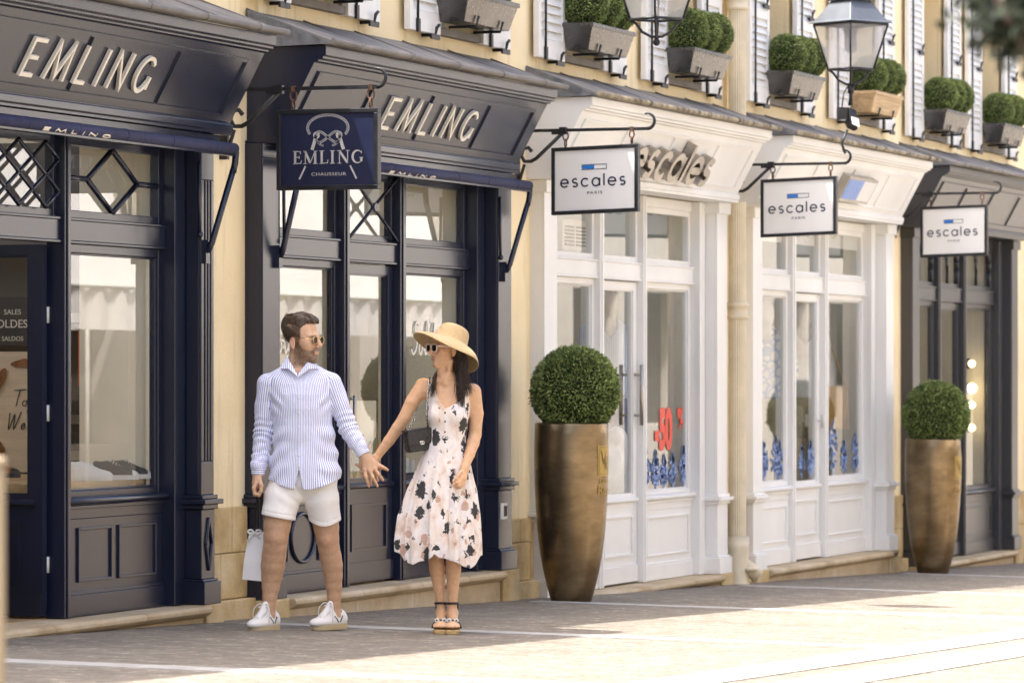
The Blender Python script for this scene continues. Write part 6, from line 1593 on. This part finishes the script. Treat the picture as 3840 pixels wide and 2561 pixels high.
    def fd(Pt, cb=None, hb=0):
        u, v, w = Pt.T; d = D.ev(Pt, cb, hb, .12) - wav(Pt, 17, (40, 30, 10)) * .0035 * sstep(1.3, .9, w) - .0022 * np.exp(-((u + .005) / .006) ** 2) * (v < 0) * (w > .95) - .001 * np.exp(-((w - 1.085 - .1 * np.abs(u)) / .008) ** 2)
        topf = np.interp(u, top_u, top_w); topb = np.where((u > -.092) & (u < -.064) | (u > .104) & (u < .134), 1.48, 1.28)
        d = np.maximum(d, (w - np.where(v < .012, topf, topb)) * .35)
        hem = np.interp(u, [-.3, -.262, -.235, -.19, -.15, -.11, -.086, -.065, -.04, .0, .03, .065, .10, .145, .17, .2], [.475, .462, .415, .402, .42, .428, .436, .466, .442, .438, .424, .414, .392, .380, .398, .45])
        hem = np.where(v > .05, np.interp(u, [-.3, -.25, -.1, .1, .2], [.49, .46, .44, .42, .46]), hem)
        return np.maximum(d, (hem - w) * .8)
    V, F = polygonise(fd, (-.32, -.22, .34), (.24, .2, 1.5), .0045); do = skin_mesh('dress', V, F, 'dress', t)
    b = MB()
    for w in (1.275, 1.225, 1.165, 1.105):
        e = np.array([[-.004, y, w] for y in np.linspace(-.2, -.04, 60)]); dd = fd(e); y = e[np.argmax(dd < 0), 1] if (dd < 0).any() else -.1
        b.ball((-.004, y, w), .0062, 8, 6, (1, .5, 1))
    b.build('button', M['charcoal'], do, local=True)
    # ---- hat: shallow crown, wide brim drooping to the right
    n_ = Vector((.34, .26, .93)).normalized(); e1 = Vector((1, 0, -.36)).normalized(); e2 = n_.cross(e1).normalized(); B = Vector((.026, .0, 1.680))
    prof = [(.004, .105), (.035, .104), (.062, .099), (.080, .088), (.090, .070), (.094, .045), (.098, .015), (.101, .002), (.112, -.004), (.135, -.009), (.158, -.017), (.18, -.030), (.198, -.046), (.210, -.064)]
    m = MB(); n = 72; vs = []; st = []; acc = 0
    for i, (r, h) in enumerate(prof):
        if i: acc += math.hypot(r - prof[i - 1][0], h - prof[i - 1][1])
        for j in range(n):
            a_ = 2 * math.pi * j / n; k = max(0, (r - .101) / .11)
            wob = k * k * (.030 * math.cos(a_) * -1 + .014 * math.cos(2 * a_ + .8) + .007 * math.cos(3 * a_ + 1)); rr = r * (1 + .05 * k * math.cos(a_ - 2.6))
            vs.append(B + e1 * rr * math.cos(a_) + e2 * rr * math.sin(a_) * 1.04 + n_ * (h + wob)); st.append(acc / .0062)
    m.add(vs, [(i * n + j, i * n + (j + 1) % n, (i + 1) * n + (j + 1) % n, (i + 1) * n + j) for i in range(len(prof) - 1) for j in range(n)], True); m.add(vs[:n], [tuple(range(n))[::-1]])
    ho = m.build('hat', M['straw'], t, local=True); at = ho.data.attributes.new('st', 'FLOAT', 'POINT'); at.data.foreach_set('value', [float(x) for x in st + st[:n]])
    so = ho.modifiers.new('s', 'SOLIDIFY'); so.thickness = .0045; so.offset = -1; su = ho.modifiers.new('u', 'SUBSURF'); su.levels = su.render_levels = 1
    # ---- hair
    S3 = SDF(); A = np.array([f, sd, [0, 0, 1.]])
    S3.ell(H(-.02, 0, .02), np.array([.108, .085, .098]) * q, A); S3.chain([(.055, .03, 1.64, .050), (.075, .03, 1.54, .042), (.095, .015, 1.45, .028), (.115, -.01, 1.40, .014)], .03, sv=.8); S3.chain([(.02, .05, 1.6, .05), (.0, .05, 1.5, .045), (-.03, .03, 1.45, .03)], .03)
    def fh(Pt, cb=None, hb=0):
        d = S3.ev(Pt, cb, hb); a, b, c = head_coords(Pt, C, f, sd, q); d = d - .0035 * np.sin(Pt[:, 0] * 260 + 3 * np.sin(Pt[:, 2] * 24)) - .002 * np.sin(Pt[:, 0] * 600 + Pt[:, 2] * 30)
        face = np.minimum(np.minimum(a - (-.002 + .35 * np.maximum(0, c - .0)), .06 - c), 1); d = np.maximum(d, face * .8); return d
    V, F = polygonise(fh, (-.14, -.1, 1.36), (.18, .14, 1.78), .004); hr = skin_mesh('hair', V, F, 'dark_hair', t)
    rnd = random.Random(4); ch = []
    for k in range(330):
        u = rnd.random(); x0 = .040 + .05 * u; y0 = -.045 + .085 * rnd.random()
        ex = rnd.choice([rnd.gauss(.082, .018), rnd.gauss(.128, .022)]); ez = (1.30 if ex < .11 else 1.36) + abs(rnd.gauss(0, .05)); ey = -.080 - .02 * rnd.random() if ex < .11 else -.062 - .015 * rnd.random()
        pts = cr([(x0, y0, 1.655 + .02 * rnd.random()), (x0 + .028 + .012 * rnd.random(), y0 - .008, 1.56), ((x0 + ex) / 2 + .012 + rnd.gauss(0, .006), (y0 + ey) / 2 - .006, 1.47), (ex * .9 + .1 * .1, ey, ez)], 5)
        ch.append((pts, [.0024 * (1 - .8 * i / (len(pts) - 1)) for i in range(len(pts))]))
    for k in range(120):
        y0 = .04 + .02 * rnd.random(); ex = rnd.gauss(-.080, .012)
        pts = cr([(.0 + .01 * rnd.random(), y0, 1.58), (-.046 + .01 * rnd.random(), y0 - .04, 1.525), (-.064 + rnd.gauss(0, .005), -.058, 1.47), (ex + .004, -.09 - .006 * rnd.random(), rnd.uniform(1.36, 1.44))], 5); ch.append((pts, [.0022 * (1 - .75 * i / (len(pts) - 1)) for i in range(len(pts))]))
    tubes('strands', ch, 'dark_hair', hr, 4)
    # ---- sunglasses
    g = MB()
    for s_ in (-1, 1):
        P4 = [(.0335 * (abs(math.cos(R(a_))) ** .6) * (1 if math.cos(R(a_)) > 0 else -1) * (1 + .12 * math.sin(R(a_))), .0265 * (abs(math.sin(R(a_))) ** .65) * (1 if math.sin(R(a_)) > 0 else -1)) for a_ in range(9, 369, 18)]
        ring = [H(.122 - .05 * max(0, abs(s_ * .036 + x * s_) - .03), s_ * .036 + x * s_ * -1 * -1, -.030 + z) for x, z in P4]
        g.mat(0).tube(ring, .0042, 6, closed=True, smooth=True)
        inn = [p + (np.mean(ring, 0) - p) * .1 for p in ring]; back = [p - f * .003 for p in inn]; k = len(inn)
        g.mat(1).add(inn + back, [tuple(range(k)), tuple(range(k, 2 * k))[::-1]] + [(i, (i + 1) % k, k + (i + 1) % k, k + i) for i in range(k)])
        g.mat(0); p0, p1 = H(.112, s_ * .074, -.016), H(.0, s_ * .088, -.022); 
        g.hexa([p0 + [0, 0, -.006], p1 + [0, 0, -.004], p1 + sd * s_ * .004 + [0, 0, -.004], p0 + sd * s_ * .004 + [0, 0, -.006]], [p0 + [0, 0, .006], p1 + [0, 0, .004], p1 + sd * s_ * .004 + [0, 0, .004], p0 + sd * s_ * .004 + [0, 0, .006]])
        g.tube([H(.118, s_ * .068, -.014), H(.11, s_ * .078, -.016)], .006, 6)
    g.tube([H(.123, -.01, -.022), H(.125, 0, -.020), H(.123, .01, -.022)], .005, 6); g.build('sunglasses', [M['pinkframe'], M['lens']], t, local=True, fix=False)
    # ---- wedge sandals
    for x, y in ((-.030, .03), (.040, .005)):
        m = MB(); n = 18; rows = []
        prof = [(.055, .088), (.03, .092), (-.03, .066), (-.085, .040), (-.13, .034), (-.172, .032)]
        wd = [.028, .033, .034, .043, .045, .030]
        vs = []
        for (p, h), w in zip(prof, wd): vs += [(x - w, y + p, 0), (x + w, y + p, 0), (x + w, y + p, h - .004), (x - w, y + p, h - .004)]
        fs = [(i * 4 + j, i * 4 + (j + 1) % 4, i * 4 + 4 + (j + 1) % 4, i * 4 + 4 + j) for i in range(5) for j in range(4)] + [(0, 1, 2, 3), (20, 23, 22, 21)]
        m.add(vs, fs); o = m.build('sandal', M['espadrille'], t, bev=.008, local=True)
        s2 = MB(); arc = lambda cy, h0, w, hh: [(x + w * math.cos(R(a_)), y + cy + .008 * abs(math.cos(R(a_))), h0 + hh * math.sin(R(a_))) for a_ in range(0, 181, 15)]
        for cy in (-.118, -.106, -.094): s2.tube(arc(cy, .036, .047, .045), .0065, 6)
        s2.tube([(x + .0335 * math.cos(R(a_)), y + .004 + .037 * math.sin(R(a_)), .172 - .004 * math.sin(R(a_))) for a_ in range(0, 360, 20)], .0065, 6, closed=True)
        s2.tube([(x - .028, y + .035, .18), (x - .026, y + .045, .10)], .005, 6); s2.tube([(x + .028, y + .035, .18), (x + .026, y + .045, .10)], .005, 6); s2.build('strap', M['blackleather'], o, local=True)
        fl = MB()
        for k in (-1, 1):
            cx_ = x + k * .021; cz = .082; cy = y - .122
            for i in range(5):
                a_ = 2 * math.pi * i / 5; fl.mat(0).ball((cx_ + .0085 * math.cos(a_), cy - .004, cz + .0085 * math.sin(a_) * .9), .0066, 8, 6, (1, .5, 1))
            fl.mat(1).ball((cx_, cy - .008, cz), .005, 8, 6)
        fl.build('flower', [M['rubber'], M['blackleather']], o, local=True)

def build_bags():
    X, Y = 23.617, -1.719; zg = gz(X, Y)
    t = thing('handbag', 'small black quilted flap handbag on a chain at the woman\'s hip', 'handbag', (X, Y, zg), RZ)
    c = Vector((-.160, -.075, 1.115)); rot = Matrix.Rotation(R(32), 3, 'Z') @ Matrix.Rotation(R(-7), 3, 'Y')
    T = lambda p: c + rot @ Vector(p)
    def rbox(mb, x0, x1, y0, y1, z0, z1, e=.0):
        mb.hexa([T((x0 + e, y0, z0)), T((x1 - e, y0, z0)), T((x1 - e, y1, z0)), T((x0 + e, y1, z0))], [T((x0, y0, z1)), T((x1, y0, z1)), T((x1, y1, z1)), T((x0, y1, z1))])
    b = MB(); rbox(b, -.085, .085, -.030, .030, -.062, .056, .004); o = b.build('body', M['quilt'], t, bev=.014, local=True); o.modifiers['b'].segments = 4
    b = MB(); rbox(b, -.088, .088, -.040, -.031, -.022, .060); rbox(b, -.088, .088, -.040, .032, .058, .068); fo = b.build('flap', M['quilt'], t, bev=.006, local=True)
    b = MB()
    for s in (-1, 1): b.tube([T((s * .005 + .009 * math.cos(R(a)), -.044, -.012 + .010 * math.sin(R(a)))) for a in range(0, 360, 30)], .0026, 5, closed=True)
    b.build('clasp', M['chrome'], fo, local=True)
    b = MB()
    def chain(pts):
        P_ = cr(pts, 40); acc = 0; k = 0
        b.mat(1).tube(P_, .0042, 5)
        for p, q in zip(P_, P_[1:]):
            acc += (q - p).length
            if acc > .0125:
                acc = 0; k += 1; d = (q - p).normalized(); s_ = d.cross(Vector((0, 1, 0))).normalized(); u = Vector((0, 1, 0)) if k % 2 else (s_ + Vector((0, .6, 0))).normalized(); w = d.cross(u).normalized()
                b.mat(0).tube([p + d * .0085 * math.cos(R(a)) + w * .0058 * math.sin(R(a)) for a in range(0, 360, 40)], .0019, 4, closed=True)
    chain([T((.075, -.0, .066)), (-.107, -.112, 1.26), (-.102, -.098, 1.36), (-.095, -.045, 1.462), (-.093, .0, 1.478)])
    chain([T((-.055, .0, .066)), (-.185, -.035, 1.24), (-.158, .0, 1.33), (-.12, .05, 1.44), (-.093, .0, 1.478)])
    b.build('chain_strap', [M['chrome'], M['blackleather']], t, local=True, fix=False)
    X, Y = 23.317, -.925; zg = gz(X, Y)
    t = thing('shopping_bag', 'white paper shopping bag with black ribbon handles in the man\'s hand', 'shopping bag', (X, Y, zg), RZ)
    c = Vector((-.236, .075, .285)); rot = Matrix.Rotation(R(-24), 3, 'Z') @ Matrix.Rotation(R(4), 3, 'Y')
    T = lambda p: c + rot @ Vector(p)
    b = MB(); w, d, h = .082, .05, .275
    lo = [(-w, -d, 0), (w, -d, 0), (w, d, 0), (-w, d, 0)]; hi = [(-w * .84, -d * .45, h), (w * .84, -d * .45, h + .012), (w * .84, d * .5, h + .012), (-w * .84, d * .5, h)]; md = [(-w * .99, -d * .9, h * .4), (w * .99, -d * .9, h * .4), (w * .99, d * .9, h * .4), (-w * .99, d * .9, h * .4)]
    md[3] = (-w * .95, 0.2 * d, h * .4)
    b.add([T(p) for p in lo + md + hi], [(0, 3, 2, 1)] + [(k * 4 + i, k * 4 + (i + 1) % 4, k * 4 + 4 + (i + 1) % 4, k * 4 + 4 + i) for k in (0, 1) for i in range(4)])
    o = b.build('bag', M['paper'], t, local=True); sm = o.modifiers.new('s', 'SOLIDIFY'); sm.thickness = .002
    b = MB()
    hand = Vector((-.230, -.045, .80))
    for y in (-d * .45, d * .5):
        for x in (-.04, .04): b.tube(cr([T((x, y, h - .02)), T((x * .8, y * .8, h + .05)), hand + Vector((x * .15, y * .3, .0))], 8), .0052, 6)
    b.build('handle', M['black'], t, local=True)
    b = MB(); q = T((-.03, -d * .5 - .006, h - .005))
    for s in (-1, 1):
        b.tube(cr([q, q + Vector((s * .018, -.012, .02)), q + Vector((s * .04, -.006, .012)), q + Vector((s * .02, -.012, -.004)), q], 5), .006, 5); b.tube(cr([q, q + Vector((s * .025, -.01, -.02)), q + Vector((s * .04, -.005, -.045))], 5), .006, 5)
    b.build('ribbon_bow', M['rubber'], t, local=True)
M['lampblue'] = P('lantern_hood', (.11, .122, .14), .4, .3, var=.15, bstr=.05)
M['chrome'] = P('chrome', (.7, .68, .65), .18, 1, var=.05, bstr=0)
people_materials()
def coated():
    m, nt, b = newmat('coated_leather'); g = nd(nt, 'ShaderNodeAttribute'); g.attribute_name = 'Col'; v = coords(nt)
    nt.links.new(g.outputs['Color'], b.inputs['Base Color']); b.inputs['Roughness'].default_value = .5; bump(nt, b, noise(nt, v, 90, 3), .15, .003); M['coated'] = m
coated()
build_man(); build_woman(); build_bags()
if not globals().get('PEOPLE_ONLY'):
    build_ground(); build_houses(); build_shops(); build_mannequins(); build_signs(); build_planters(); build_lamps(); build_pipe(); build_near(); build_opposite()
build_light()
